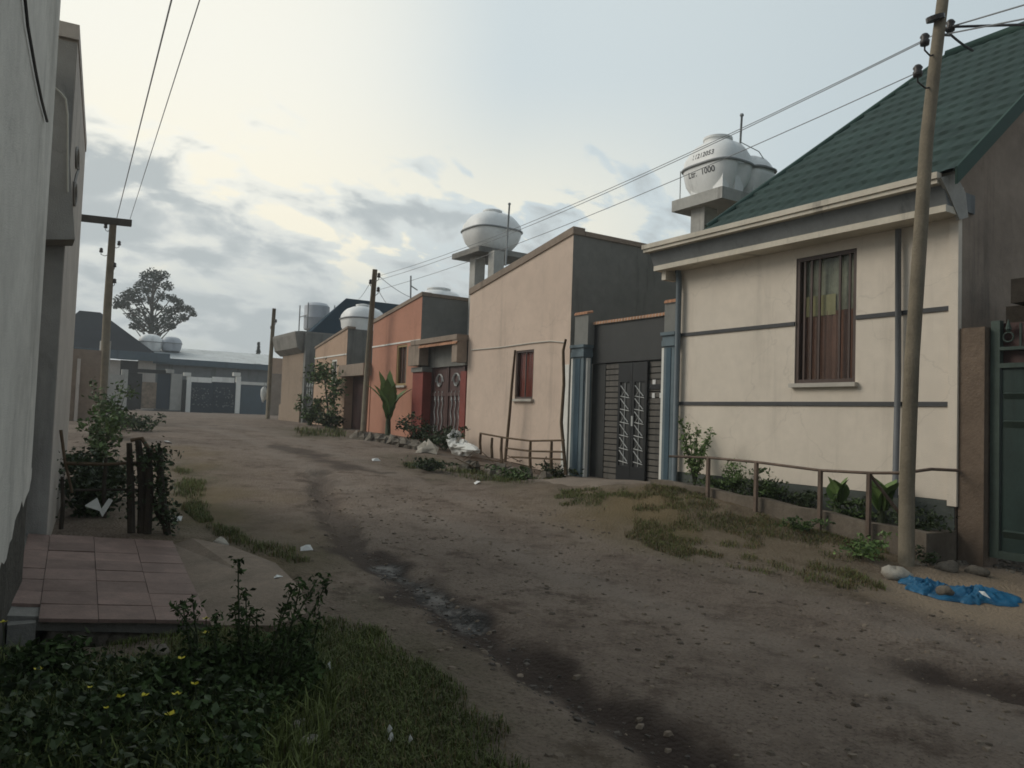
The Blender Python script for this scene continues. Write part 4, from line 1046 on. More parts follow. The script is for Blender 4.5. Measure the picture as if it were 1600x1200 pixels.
# brown gateway far left
bw = thing('boundary_wall', (1.5, 22, 1), 'brown wall with a pale stripe behind the leafy bushes on the left', 'wall')
def ybx(m, x0, x1, y0, y1, Y, th): return yb(m, x0, x1, y0, y1, Y, th)
obj('wall', ybx(M(), 90, 152, 545, 668, 23.5, .2), m_cement2, bw); obj('stripe', ybx(M(), 115, 120, 560, 668, 23.3, .19), m_greyl, bw)
obj('pillar', ybx(M(), 150, 166, 532, 668, 26, .4), m_conc, bw)
gwl = tag(obj('boundary_wall', ybx(M(), 160, 190, 585, 660, 36, .2), m_conc), 'pale grey wall behind the cross-armed pole at the far left', 'wall')

# ------------------------------------------------------------------ poles and wires
def insul(pos, side):
    m = M(); x, y, z = pos
    m.lathe((x, y, z), [(.02, -.05), (.045, -.045), (.05, 0), (.035, .02), (.05, .045), (.03, .075), (.01, .085)], 10)
    m.tube([(x, y, z-.04), (x, y, z-.10), (x+side[0]*.5, y+side[1]*.5, z-.13), (x+side[0], y+side[1], z-.08)], .010, 6)
    return m
np_b = gp(1415, 890); Yp = float(np_b[1]); np_b[0] = 7.55; np_b[1] = Yp
def pp(x, y): q = P(x, y, Y=Yp); return np.array([q[0], q[1], q[2]])
pole1 = thing('utility_pole', np_b, 'leaning wooden pole in the foreground, in front of the tall barred window', 'utility pole', 'utility poles along the street')
pts = [pp(1416, 905), pp(1417, 760), pp(1425, 560), pp(1436, 400), pp(1448, 215), pp(1462, 90), pp(1473, 0), pp(1482, -60)]
obj('shaft', M().tube(pts, [.078, .074, .071, .069, .066, .062, .059, .056], 14), m_wood, pole1, smooth=True)
insp = [(1445, 64), (1485, 42), (1434, 113)]
iw = []
for (x, y), tx in zip(insp, (1462, 1468, 1458)):
    q = pp(x, y); c = pp(tx, y); iw.append(q)
    obj('insulator', insul(q, (c[0]-q[0], c[1]-q[1])), m_ceram, pole1, smooth=True)
obj('binding', M().tube([pp(1461, 25), pp(1462, 32)], .092, 12), m_ceram, pole1)
def wire(a, c, sag, n=14):
    return [(np.array(a)*(1-t)+np.array(c)*t)-np.array([0, 0, sag*4*t*(1-t)]) for t in np.linspace(0, 1, n)]
m2b = gp(569, 680); X2p = float(m2b[0]); Y2p = float(m2b[1]); X2p = 8.15
def pp2(x, y): return P(x, y, X=X2p)
mb = pp2(569, 682)
pole2 = thing('utility_pole', mb, 'thin wooden pole between the orange and peach houses, with wires at its top', 'utility pole', 'utility poles along the street')
obj('shaft', M().tube([pp2(567, 684), pp2(575, 560), pp2(586, 421)], [.085, .08, .068], 12), m_wood, pole2, smooth=True)
i2 = [pp2(579, 441), pp2(592, 431), pp2(591, 453)]
for q in i2: obj('insulator', insul(q, (0, pp2(584, 440)[1]-q[1])), m_ceram, pole2, smooth=True)
pole3 = thing('utility_pole', P(420, 654, X=8.4), 'bare grey pole standing left of the brown corner house', 'utility pole', 'utility poles along the street')
obj('shaft', M().tube([P(418, 656, X=8.4), P(423, 560, X=8.4), P(428.5, 482, X=8.4)], [.085, .08, .07], 10), m_wood, pole3, smooth=True)
for x, y in ((431, 502), (424, 512)):
    q = P(x, y, X=8.4); obj('insulator', insul(q, (0, P(427, y, X=8.4)[1]-q[1])), m_ceram, pole3, smooth=True)
q = P(413, 606, X=8.3)
bag = M().blob((q[0], q[1], q[2]-.25), (.15, .15, .28), 5, 12, .25); tag(obj('cloth_bundle', bag, m_sack, None, True), 'white cloth bundle hanging on the bare grey pole', 'bundle')
Y4p = 24.0
p4 = lambda x, y: P(x, y, Y=Y4p)
pole4 = thing('utility_pole', p4(158, 662), 'wooden pole with a plank crossarm, behind the bushes on the left', 'utility pole', 'utility poles along the street')
obj('shaft', M().tube([p4(158, 664), p4(168, 480), p4(177, 345)], [.11, .105, .09], 12), m_wood, pole4, smooth=True)
a = p4(122, 341); c = p4(205, 350)
obj('crossarm', M().prism([(a[0], Y4p-.16, a[2]-.09), (a[0], Y4p-.16, a[2]+.09), (c[0], Y4p-.16, c[2]+.09), (c[0], Y4p-.16, c[2]-.09)], (0, .14, 0)), m_stickd, pole4)
for (x, y), tx in (((165, 354), 172), ((186, 381), 178), ((158, 392), 170), ((179, 415), 176), ((179, 440), 176)):
    q = p4(x, y); cc = p4(tx, y); obj('insulator', insul((q[0], Y4p-.02, q[2]), (cc[0]-q[0], .02)), m_ceram, pole4, smooth=True)
def power_line(pts, r, label, mat=m_wire):
    return tag(obj('power_line', M().tube(pts, r, 5), mat), label, 'wire', 'overhead wires along the street')
power_line(wire(iw[0], i2[0], .25), .0055, 'upper wire running from the foreground pole over the rooftops')
power_line(wire(iw[1], i2[1], .25), .0055, 'second wire just under the topmost one over the rooftops')
power_line(wire(iw[2], i2[2], .20), .0055, 'lowest wire from the foreground pole, passing behind the lettered tank')
fw = P(1600, 5, Y=2.6); fw2 = P(1600, 26, Y=2.6)
ext = lambda a, c, k: np.array(a)+(np.array(c)-np.array(a))*k
power_line(wire(iw[1], ext(iw[1], P(1640, -4, Y=3.2), 9), .0), .009, 'wire leaving the foreground pole at the top right corner')
power_line(wire(pp(1470, 55), ext(pp(1470, 55), P(1650, 20, Y=3.2), 9), .0), .009, 'wire just below the top right corner wire')
sd = tag(obj('service_cable', M().tube(wire(iw[1], ext(iw[1], P(1605, 46, Y=3.6)+np.array([.2, -.3, 0]), 5), .0), .014, 6), m_wired), 'thick black service cable going right from the pole top', 'cable')
sd2 = tag(obj('service_cable', M().tube(wire(pp(1476, 45), P(1520, 79, Y=4.6), .02), .014, 6), m_wired), 'short black service cable dropping to the green ridge', 'cable')
for (x0, x1, lab) in ((182, 268, 'left wire of the pair overhead, from the plank crossarm'), (203, 312, 'right wire of the pair overhead, from the plank crossarm')):
    s_ = p4(x0, 343); e_ = P(x1, 0, Z=6.0); e2 = s_+(e_-s_)*1.6
    power_line(wire(s_, e2, .0), .010 if x0 < 190 else .007, lab, m_wire)
power_line(wire(i2[2], P(604, 474, X=9.2), .02), .008, 'short drop wire from the thin pole to the roofs behind'); power_line(wire(i2[1], P(640, 464, X=9.4), .05), .008, 'drop wire from the thin pole to the orange house'); power_line(wire(i2[0], P(560, 468, X=12.8), .05), .008, 'drop wire from the thin pole to the dark blue roof')

# ------------------------------------------------------------------ vegetation helpers
def shrub(name, c, r, n, lab, mat=m_leaf, size=.06, stems=5, group=None, cat='shrub', hollow=.45, upl=.2):
    """bush: stems from the ground, leaf clumps spread through an uneven crown"""
    c = np.array(c, float); t = thing(name, c, lab, cat, group)
    sm_ = M(); cl = []
    for i in range(stems):
        th = rng.uniform(0, 6.28); d_ = np.array([math.cos(th)*r[0]*.7, math.sin(th)*r[1]*.7, r[2]*rng.uniform(1.2, 1.9)])
        p = [c+np.array([.03*math.cos(th), .03*math.sin(th), -.04]), c+d_*.45+rng.normal(size=3)*.02, c+d_]
        sm_.tube(p, [.012+.008*r[2], .008+.004*r[2], .003], 5)
        for k in np.linspace(.3, 1.05, 5): cl.append(c+d_*k+rng.normal(size=3)*np.array(r)*.25)
    obj('stem', sm_, m_stem, t)
    for i in range(int(6+8*r[2])):
        v = rng.normal(size=3); v /= np.linalg.norm(v); cl.append(c+np.array([0, 0, r[2]])+v*np.array(r)*rng.uniform(hollow, 1))
    cl = np.array(cl); k = rng.integers(0, len(cl), n)
    pts = cl[k]+rng.normal(size=(n, 3))*np.array(r)*.17
    pts[:, 2] = np.maximum(pts[:, 2], c[2]+.01)
    obj('foliage', leaves(pts, size, .5, .5, upl), mat, t)
    return t
def big_leaf_plant(name, c, h, n, lab, mat, wid=.2, group=None, spread=.5, trunk=.0):
    """broad upright leaves (banana kind), each with a midrib fold and drooping tip"""
    c = np.array(c, float); t = thing(name, c, lab, 'plant', group)
    st_ = M().tube([c-np.array([0, 0, .05]), c+np.array([.0, .01, h*.22]), c+np.array([.0, .0, h*.4])], [.05+.06*trunk, .04+.05*trunk, .03], 9); obj('stem', st_, m_stem, t, smooth=True)
    for i in range(n):
        th = 2.4*i+rng.uniform(-.3, .3); le = h*rng.uniform(.55, .85); sp = spread*rng.uniform(.4, 1.1)
        d_ = np.array([math.cos(th), math.sin(th), 0]); s_ = np.array([-d_[1], d_[0], 0])
        m = M(); K = 15; rows = []
        for k in range(K+1):
            u = k/K; ctr = c+np.array([0, 0, h*.25])+np.array([0, 0, 1])*le*(u-.25*sp*u*u*1.6)+d_*le*sp*(.25*u+.75*u*u)
            wv = wid*math.sin(math.pi*min(1, .08+.92*u)**.85)*(1 if u < .98 else .05)*(rng.uniform(.72, 1.05) if name == 'banana_plant' else 1)
            rows.append([ctr-s_*wv+np.array([0, 0, .25*wv]), ctr, ctr+s_*wv+np.array([0, 0, .25*wv])])
        V = [p for r_ in rows for p in r_]; Fc = []
        for k in range(K):
            for j in range(2): Fc.append((3*k+j, 3*k+j+1, 3*k+j+4, 3*k+j+3))
        m.add(V, Fc); obj('leaf', m, mat, t, smooth=True)
    return t
# planter plants
PG = 'plants along the planter'
def onpl(x, X=8.3):
    y = at(x, 760, X)[0]; return (X, y, float(ptop(y))-.05)
# wispy tall bush
c = np.array(onpl(1085, 8.3)); wb_ = thing('flowering_bush', c, 'tall wispy bush with small leaves by the blue-grey downpipe', 'shrub', PG)
sm_ = M(); cl = []
for x, y in ((1062, 652), (1075, 665), (1090, 668), (1112, 672), (1103, 690), (1070, 700), (1096, 700), (1066, 680), (1085, 690)):
    q = P(x, y, X=8.3+rng.uniform(-.15, .15)); m_ = (c+q)/2+np.array([0, 0, .1]); sm_.tube([c, m_, q], [.012, .007, .003], 5)
    for k in np.linspace(.25, 1, 26):
        b_ = c*(1-k)**2+2*k*(1-k)*m_+q*k*k; cl += [b_+rng.normal(size=3)*.03 for _ in range(5)]
obj('stem', sm_, m_stem, wb_); obj('foliage', leaves(np.array(cl), .05, .5, .5), m_leafb, wb_)
shrub('shrub', onpl(1152, 8.3), (.22, .22, .24), 700, 'rounded light green bush by the second railing post', m_leafb, .045, 5, PG)
shrub('shrub', onpl(1203, 8.25), (.2, .2, .2), 260, 'loose dark-leaved bush right of the rounded light green one', m_leaf, .07, 6, PG)
shrub('shrub', onpl(1245, 8.3), (.3, .4, .12), 600, 'low dark clump in the middle of the planter', m_leafd, .05, 5, PG)
shrub('shrub', onpl(1120, 8.3), (.2, .4, .10), 500, 'low green clump in the planter below the wispy bush', m_leaf, .05, 5, PG)
shrub('shrub', onpl(1180, 8.3), (.2, .45, .10), 600, 'low dark clump under the loose bush in the planter', m_leafd, .05, 5, PG)
shrub('shrub', onpl(1440, 8.3), (.2, .3, .14), 420, 'small dark clump at the right end of the planter', m_leafd, .055, 5, PG)
shrub('shrub', onpl(1340, 8.3), (.2, .3, .12), 500, 'low clump between the two broad-leaved plants', m_leaf, .055, 5, PG)
big_leaf_plant('broadleaf_plant', onpl(1310, 8.25), .52, 6, 'broad-leaved plant with upright round leaves before the railing', m_leafb, .13, PG, .45)
big_leaf_plant('broadleaf_plant', onpl(1378, 8.3), .6, 7, 'taller broad-leaved plant just left of the foreground pole', m_leafb, .12, PG, .6)
# plants before the far houses
c = np.array([8.0, at(606, 676, 8.0)[0], .85]); c[2] = gzs(c[0], c[1]); 
big_leaf_plant('banana_plant', c, 1.75, 8, 'young banana-like plant with big upright leaves in front of the orange house', m_leafb, .19, None, .6, .5)
c = np.array(G(484, 673)); c = np.array([8.0, at(484, 672, 8.0)[0], 1.08]); shrub('shrub', c, (.40, .4, .46), 1200, 'dense round green bush at the foot of the spear-tipped gate', m_leaf, .10, 6, 'bushes along the far houses')
c = np.array([8.0, at(512, 678, 8.0)[0], 1.03]); shrub('shrub', c, (.42, .4, .25), 700, 'low dark bush under the leafy sapling', m_leafd, .10, 5, 'bushes along the far houses')
c = np.array([7.9, at(648, 690, 7.9)[0], .88]); shrub('shrub', c, (.4, .4, .28), 800, 'dark bush beside the left red pillar', m_leafd, .08, 5, 'bushes along the far houses')
c = np.array([8.0, at(695, 690, 8.0)[0], .8]); shrub('shrub', c, (.4, .55, .22), 800, 'dark weedy bush before the maroon gate', m_leafd, .08, 5, 'bushes along the far houses')
c = np.array([8.0, at(560, 682, 8.0)[0], 1.0])
# sapling
def tree_pts(n, c, rad, k=.2):
    return np.array(c)+rng.normal(size=(n, 3))*np.array(rad)
c = np.array([8.0, at(513, 678, 8.0)[0], 1.0]); sap = thing('sapling', c, 'slender leafy sapling in front of the peach house', 'tree')
tp = P(506, 585, X=8.0); tq = P(522, 600, X=8.0)
obj('trunk', M().tube([c, (c+tp)/2+np.array([0, -.1, 0]), tp], [.04, .03, .015], 7).tube([(c+tp)/2, tq], [.02, .008], 6), m_bark, sap)
lp = np.concatenate([tree_pts(380, P(505, 581, X=8.0), (.18, .24, .17)), tree_pts(240, P(522, 602, X=8.1), (.14, .2, .2)), tree_pts(260, P(518, 630, X=8.0), (.12, .2, .33)), tree_pts(200, P(498, 590, X=8.0), (.2, .2, .1))])
obj('crown', leaves(lp, .12, .5), m_leaf, sap)
# terrace kerb and stones before the orange house
tr = thing('terrace_kerb', (7.6, 19, .8), 'low stone terrace edge in front of the orange house', 'kerb')
a = gp(552, 684); c = gp(660, 702)
nn_ = 10; tk = M()
for i in range(nn_):
    u = (i+.5)/nn_; q = a*(1-u)+c*u; tk.blob((q[0], q[1], gzs(q[0], q[1])+.02), (.16, .30, .14), 40+i, 9, .5)
obj('stone_edge', tk, m_stone, tr)

# large tree and small conifer beyond the far houses
TY = 82.0
tb_ = P(232, 640, Y=TY); tree = thing('tree', (tb_[0], TY, 1.2), 'tall airy tree with clumped dark foliage beyond the far gates', 'tree')
top = P(240, 425, Y=TY); zt0_ = float(top[2])
tw = M(); trunk_top = np.array([top[0], TY, zt0_-1.2]); tbase = np.array([tb_[0], TY, 1.0])
tw.tube([tbase, tbase*.55+trunk_top*.45, trunk_top], [.42, .3, .08], 9)
cl = []
clumps = [(240, 428, 1.0), (228, 432, .9), (255, 430, .8), (222, 445, 1.0), (212, 455, 1.0), (240, 445, 1.0), (262, 447, .9), (250, 462, 1.0), (200, 462, 1.0), (190, 470, 1.0), (184, 477, .7), (214, 470, 1.0), (232, 468, .8), (268, 466, .8), (278, 472, .9), (206, 490, .9), (222, 487, .8), (246, 480, .8), (262, 485, .9), (284, 480, .9), (296, 484, .8), (302, 490, .6), (236, 500, 1.0), (214, 502, .8), (255, 500, 1.0), (272, 498, .9), (288, 496, .8), (222, 512, .9), (242, 513, .9), (262, 510, .7), (195, 476, .8), (246, 436, .8), (270, 510, .5), (208, 510, .6), (275, 486, .7), (230, 455, .7)]
pxm = TY*.88/1200
for i, (x, y, w) in enumerate(clumps):
    q = P(x, y, Y=TY+rng.uniform(-2.2, 2.2)); 
    hb_ = np.array([tbase[0]+(trunk_top[0]-tbase[0])*.5, TY, max(4.0, q[2]-1.5-abs(q[0]-top[0])*.35)])
    tw.tube([hb_, (hb_+q)/2+np.array([0, 0, -.15]), q], [.10, .06, .025], 5)
    n = int(210*w); v = rng.normal(size=(n, 3)); v /= np.linalg.norm(v, axis=1)[:, None]
    cl.append(q+v*(rng.uniform(0, 1, n)**.45)[:, None]*np.array([.80, .85, .62])*w*rng.uniform(.75, 1.1))
obj('trunk', tw, m_bark, tree); obj('crown', leaves(np.concatenate(cl), .26, .5, .5, 0), m_leaft, tree)
cq = P(403, 560, Y=75); con = thing('conifer', (cq[0], 75, 1.2), 'small pointed conifer peeking over the long metal roof', 'tree')
tpz = P(403, 535, Y=75)[2]
obj('trunk', M().tube([(cq[0], 75, 1.2), (cq[0], 75, tpz)], [.15, .03], 6), m_bark, con)
pts = []
for k in range(900):
    u = rng.uniform(0, 1); th = rng.uniform(0, 6.28); r_ = (1-u)**1.0*1.1*(.6+.4*math.sin(u*28)**2)*rng.uniform(.4, 1); pts.append((cq[0]+r_*math.cos(th), 75+r_*math.sin(th), 2.6+(tpz-2.6)*u))
obj('crown', leaves(np.array(pts), .3, .4), m_leaft, con)

# bushes and stick fence on the left
LG = 'bushes on the left side of the street'
def gnd(x, y): return (x, y, gzs(x, y))
shrub('shrub', gnd(.82, 10.2), (.32, .45, .25), 1700, 'dense dark bush behind the stick fence on the left', m_leafd, .075, 8, LG)
shrub('shrub', gnd(.72, 9.2), (.28, .35, .28), 1300, 'dark bush against the grey building behind the stick fence', m_leafd, .07, 7, LG)
shrub('shrub', gnd(1.12, 13.5), (.24, .35, .33), 650, 'tall greener bush in front of the cross-armed pole', m_leaf, .09, 8, LG)
shrub('shrub', gnd(1.55, 17.0), (.35, .5, .5), 800, 'loose bush further along the left side', m_leaf, .09, 7, LG)
shrub('shrub', gnd(2.35, 19.0), (.5, .7, .2), 700, 'low weedy clump on the left verge near the far end', m_leafd, .08, 5, LG)
sf = thing('stick_fence', (.8, 8.1, .3), 'rickety fence of dark leaning sticks behind the tiled patio', 'fence')
def fp(x, y, Y): return P(x, y, Y=Y)
for nm, a, c, r_ in (('rail', fp(104, 724, 8.25), fp(232, 722, 8.1), .018), ('rail', fp(118, 766, 8.2), fp(235, 765, 8.1), .014), ('brace', fp(95, 672, 8.3), fp(113, 770, 8.2), .016)):
    mm = (a+c)/2+rng.normal(size=3)*.015; obj(nm, M().tube([a, mm, c], [r_, r_*.9, r_*.8], 6), m_stick if r_ > .015 else m_stickd, sf)
for x0, y0, x1, y1, Y, r_ in ((97, 745, 96, 818, 8.25, .02), (166, 715, 164, 800, 8.2, .02), (202, 692, 206, 826, 8.05, .035), (216, 688, 222, 830, 8.0, .04), (233, 700, 230, 832, 7.95, .04), (250, 700, 264, 838, 7.9, .035), (240, 775, 258, 812, 7.95, .025)):
    a, c = fp(x0, y0, Y), fp(x1, y1, Y); c[2] -= .05
    obj('stake', M().tube([a, (a+c)/2+rng.normal(size=3)*.02, c], [r_*.7, r_, r_*1.05], 7), m_stickd, sf)
obj('rail', M().tube([fp(205, 688, 8.05), fp(222, 685, 8.0), fp(233, 703, 7.95), fp(253, 703, 7.9)], .02, 6), m_stick, sf)
vl = thing('vine', fp(255, 830, 7.95), 'dark leafy vine hanging over the right end of the stick fence', 'plant')
vl_p = np.concatenate([tree_pts(260, fp(240, 715, 7.95), (.09, .1, .06)), tree_pts(300, fp(252, 760, 7.9), (.05, .1, .16)), tree_pts(200, fp(262, 810, 7.9), (.05, .08, .08)), tree_pts(240, fp(212, 760, 8.1), (.1, .1, .16)), tree_pts(200, fp(180, 750, 8.35), (.16, .1, .14)), tree_pts(200, fp(135, 740, 8.5), (.2, .1, .16))])
obj('foliage', leaves(vl_p, .05, .55), m_leafd, vl); obj('stem', M().tube([fp(264, 838, 7.9), fp(254, 770, 7.9), fp(240, 715, 7.95)], .01, 5), m_stem, vl)
q = fp(155, 795, 7.85)
sc1 = M().prism([fp(133, 791, 7.75), fp(152, 779, 7.85), fp(160, 800, 7.7)], (.0, .01, .008)).prism([fp(160, 808, 7.68), fp(176, 783, 7.8), fp(170, 780, 7.82), fp(156, 800, 7.7)], (0, .01, .008))
tag(obj('board_scrap', sc1, m_conc), 'bent pale board scrap lying behind the tiled patio', 'scrap')

# stick fence and rubble before the cream house 2
f2_ = thing('stick_fence', (8.15, 13, .6), 'low fence of crooked sticks in front of the pale cream house', 'fence')
XS = 8.2
def fs(x, y): return P(x, y, X=XS)
for pts in (((752, 677), (790, 684), (830, 689), (882, 688)), ((790, 700), (830, 705), (882, 706)), ((798, 714), (840, 716), (878, 718))):
    obj('rail', M().tube([fs(*p)+np.array([rng.uniform(-.02, .02), 0, 0]) for p in pts], .02, 6), m_stick, f2_)
for x, y0, y1 in ((769, 684, 712), (784, 684, 722), (829, 690, 735), (751, 676, 706), (862, 690, 738)):
    obj('stake', M().tube([fs(x, y0), fs(x-1, (y0+y1)/2), fs(x, y1+4)], [.025, .03, .03], 6), m_stick, f2_)
for pts, lab in ((((805, 547), (800, 600), (796, 650), (789, 722)), 'long straight pole leaning on the pale cream house beside its window'), (((884, 530), (880, 548), (881, 600), (877, 660), (884, 742)), 'crooked tall stick standing at the corner by the teal pillar')):
    ts = [P(x, y, X=8.35) for x, y in pts]; tag(obj('stick', M().tube(ts, [.022, .028, .03, .032, .033][:len(ts)], 7), m_stick, None, True), lab, 'stick')
cabw = [P(x, y, X=D-.02) for x, y in ((736, 547), (780, 543), (830, 536), (860, 533), (882, 535))]
tag(obj('cable', M().tube(cabw, .011, 5), m_wirew), 'thin pale cable strung across the pale cream house', 'cable')
# white sack
sv = M(); q = gp(712, 728); base_ = np.array([8.0, at(718, 715, 8.0)[0], 0]); base_[2] = gzs(base_[0], base_[1])+.15
sv.blob(base_+np.array([0, .25, .14]), (.15, .2, .19), 3, 18, .6); sv.blob(base_+np.array([-.05, -.25, .02]), (.18, .5, .12), 9, 18, .7)
tag(obj('sack', sv, m_sack, None), 'crumpled white sack dumped by the crooked stick fence', 'sack')
rb_i = 0
RL = ['rounded grey rock under the white sack', 'flat rock at the foot of the crooked stick fence', 'upright pale stone left of the white sack', 'mossy rock before the leaning pole', 'low rock beneath the stick fence, near the teal pillar', 'broken block beside the mossy rock']
for (x, y, r_), lab in zip(((735, 735, .15), (775, 742, .17), (668, 708, .2), (798, 748, .18), (850, 752, .13), (820, 745, .15)), RL):
    q = gp(x, y); tag(obj('rock', M().blob(q+np.array([0, 0, r_*.3]), (r_, r_*1.2, r_*.75), 60+rb_i, 9, .6), m_stone if rb_i != 2 else m_stonep, None), lab, 'rock', 'rocks along the house fronts'); rb_i += 1
stw = M()
for k in range(14):
    q = gp(rng.uniform(720, 850), rng.uniform(722, 745)); th = rng.uniform(0, 3.14); l_ = rng.uniform(.2, .6)
    stw.tube([q+np.array([0, 0, .08]), q+np.array([math.cos(th)*l_, math.sin(th)*l_, rng.uniform(.08, .3)])], .008, 4)
tag(obj('twigs', stw, m_stick), None, None, None, 'stuff'); bpy.data.objects['twigs']['label'] = 'scattered dry twigs on the rubble strip'
# rubble heap ground
shrub('weed_clump', gp(870, 745), (.3, .5, .14), 500, 'weeds at the foot of the teal pillar', m_leafd, .06, 4, 'weed clumps by the stick fence', 'weed')
shrub('weed_clump', gp(668, 734), (.4, .5, .12), 500, 'weeds in front of the white sack', m_leafd, .07, 4, 'weed clumps by the stick fence', 'weed')
shrub('weed_clump', gp(805, 752), (.3, .5, .12), 500, 'weeds among the rocks under the leaning pole', m_leaf, .06, 4, 'weed clumps by the stick fence', 'weed')
shrub('weed_clump', gp(1345, 885), (.25, .25, .10), 420, 'bright weeds on the verge left of the foreground pole', m_leafb, .05, 4, 'weed clumps on the right verge', 'weed')
shrub('weed_clump', gp(1180, 818), (.12, .15, .12), 200, 'dark weed tuft at the foot of the second railing post', m_leafd, .045, 4, 'weed clumps on the right verge', 'weed')
shrub('weed_clump', gp(1375, 858), (.18, .2, .16), 350, 'dark weeds hugging the base of the foreground pole', m_leafd, .05, 4, 'weed clumps on the right verge', 'weed')
shrub('weed_clump', gp(1255, 855), (.25, .25, .07), 300, 'flat weeds in the middle of the right verge', m_leaf, .045, 4, 'weed clumps on the right verge', 'weed')
shrub('weed_clump', gp(1440, 885), (.2, .15, .07), 220, 'small weeds right of the foreground pole', m_leafd, .045, 4, 'weed clumps on the right verge', 'weed')

# blue tarpaulin lying on the sand
def tarp_part(cx, cy, rx, ry, seed):
    g = np.random.default_rng(seed); K = 96; J = 34; V = []; Fc = []
    ph = g.uniform(0, 6.28, 8)
    for j in range(J+1):
        r_ = j/J
        for k in range(K):
            th = 2*math.pi*k/K
            e = 1+.18*math.sin(2*th+ph[0])+.12*math.sin(3*th+ph[1])+.07*math.sin(7*th+ph[2])+.035*math.sin(15*th+ph[3])+.02*math.sin(26*th+ph[4])
            x = cx+rx*r_*e*math.cos(th); y = cy+ry*r_*e*math.sin(th)
            h = .012+.10*(1-r_)**.6*(r_ > .01)*(.65+.35*math.sin(3*th+ph[3]+4*r_))+.035*abs(math.sin(5*th+ph[4]+9*r_))*(1-.6*r_)+.016*math.sin(x*31+ph[5])*math.sin(y*27+ph[6])+.030*(1-abs(math.sin(x*17+y*9+ph[6]+1.3*math.sin(y*14))))**3*(1-r_**3)+.024*(1-abs(math.sin(y*23-x*11+ph[7]+1.1*math.sin(x*12))))**4*(1-r_**3)+.012*(1-abs(math.sin(x*52-y*37+ph[1])))**4
            h = max(.006, h) if r_ < 1 else .004
            V.append((x, y, gzs(x, y)+(h*.62 if r_ < 1 else h)))
    for j in range(J):
        for k in range(K):
            Fc.append((j*K+k, j*K+(k+1) % K, (j+1)*K+(k+1) % K, (j+1)*K+k))
    return V, Fc
a = G(1520, 930); c = G(1445, 917)
V, Fc = tarp_part(a[0], a[1], .34, .30, 1); tm = M().add(V, Fc); V, Fc = tarp_part(c[0], c[1], .30, .20, 4); tm.add(V, Fc)
tag(obj('tarpaulin', tm, m_tarp, None, math.radians(50)), 'crumpled bright blue tarpaulin lying on the sand at the right', 'tarpaulin')
q = gp(1470, 928); tag(obj('stone', M().blob(q+np.array([-.03, -.05, .06]), (.06, .07, .05), 77, 10, .3), m_stone, None, True), 'small brown stone weighing down the blue tarpaulin', 'stone', 'stones on the ground')
SG = 'stones on the ground'
SL = [(1400, 905, .12, 'pinkish rock at the left edge of the sand'), (1480, 893, .10, 'grey rubble lump by the brown wall stub'), (1525, 897, .09, 'rubble lump in front of the green gate'),
      (468, 1135, .045, 'pale stone in the foreground grass, above the yellowish one'), (485, 1160, .04, 'small yellowish stone in the foreground grass'), (305, 1130, .04, 'rounded stone beside the yellow flowers'),
      (345, 850, .07, 'pale block at the corner of the tiled patio'), (250, 1020, .06, 'grey stone under the broken patio edge'), (1215, 1155, .0, '')]
for i, (x, y, r_, lab) in enumerate(SL):
    if not r_: continue
    q = gp(x, y); tag(obj('stone', M().blob(q+np.array([0, 0, r_*.25]), (r_, r_*1.15, r_*.62), 90+i, 12, .3), m_stonep if i in (0, 3, 4, 6) else m_stone, None, True), lab, 'stone', SG)
# litter
LT = [(1187, 823, 'folded white scrap below the second railing post'), (1240, 826, 'crumpled white scrap along the planter'), (515, 1047, 'white paper strip in the foreground grass'), (640, 1168, 'white crumb by the edge of the foreground grass'), (608, 1146, 'pale scrap in the grass, uppermost of two'), (612, 1160, 'pale scrap in the grass, lower of two'),
      (478, 862, 'tiny white scrap on the green strip'), (432, 908, 'tiny white scrap on the concrete apron'), (262, 694, 'white scrap beyond the stick fence'), (275, 815, 'white scrap by the pale patio block'), (587, 718, 'white scraps line on the sandy ramp'), (1538, 940, 'white scrap on the blue tarpaulin'), (745, 757, 'white speck under the rubble')]
for i, (x, y, lab) in enumerate(LT):
    q = gp(x, y); s_ = .010+.00012*max(0, 1200-y)*rng.uniform(.5, .9)
    if 'tarpaulin' in lab: q[2] += .06
    if 'apron' in lab: q[2] += .045
    th = rng.uniform(0, 6.28); u = np.array([math.cos(th), math.sin(th), 0])*s_*1.8; v = np.array([-math.sin(th), math.cos(th), .3])*s_; h = np.array([0, 0, .012])
    m = M(); m.add([q-u-v+h, q+u-v*.6+h*.5, q+u*.8+v+h*2.5, q-u*.7+v*.8+h*1.5, q+h*4], [(0, 1, 4), (1, 2, 4), (2, 3, 4), (3, 0, 4), (3, 2, 1, 0)])
    tag(obj('litter', m, m_litter), lab, 'litter', 'litter on the ground')

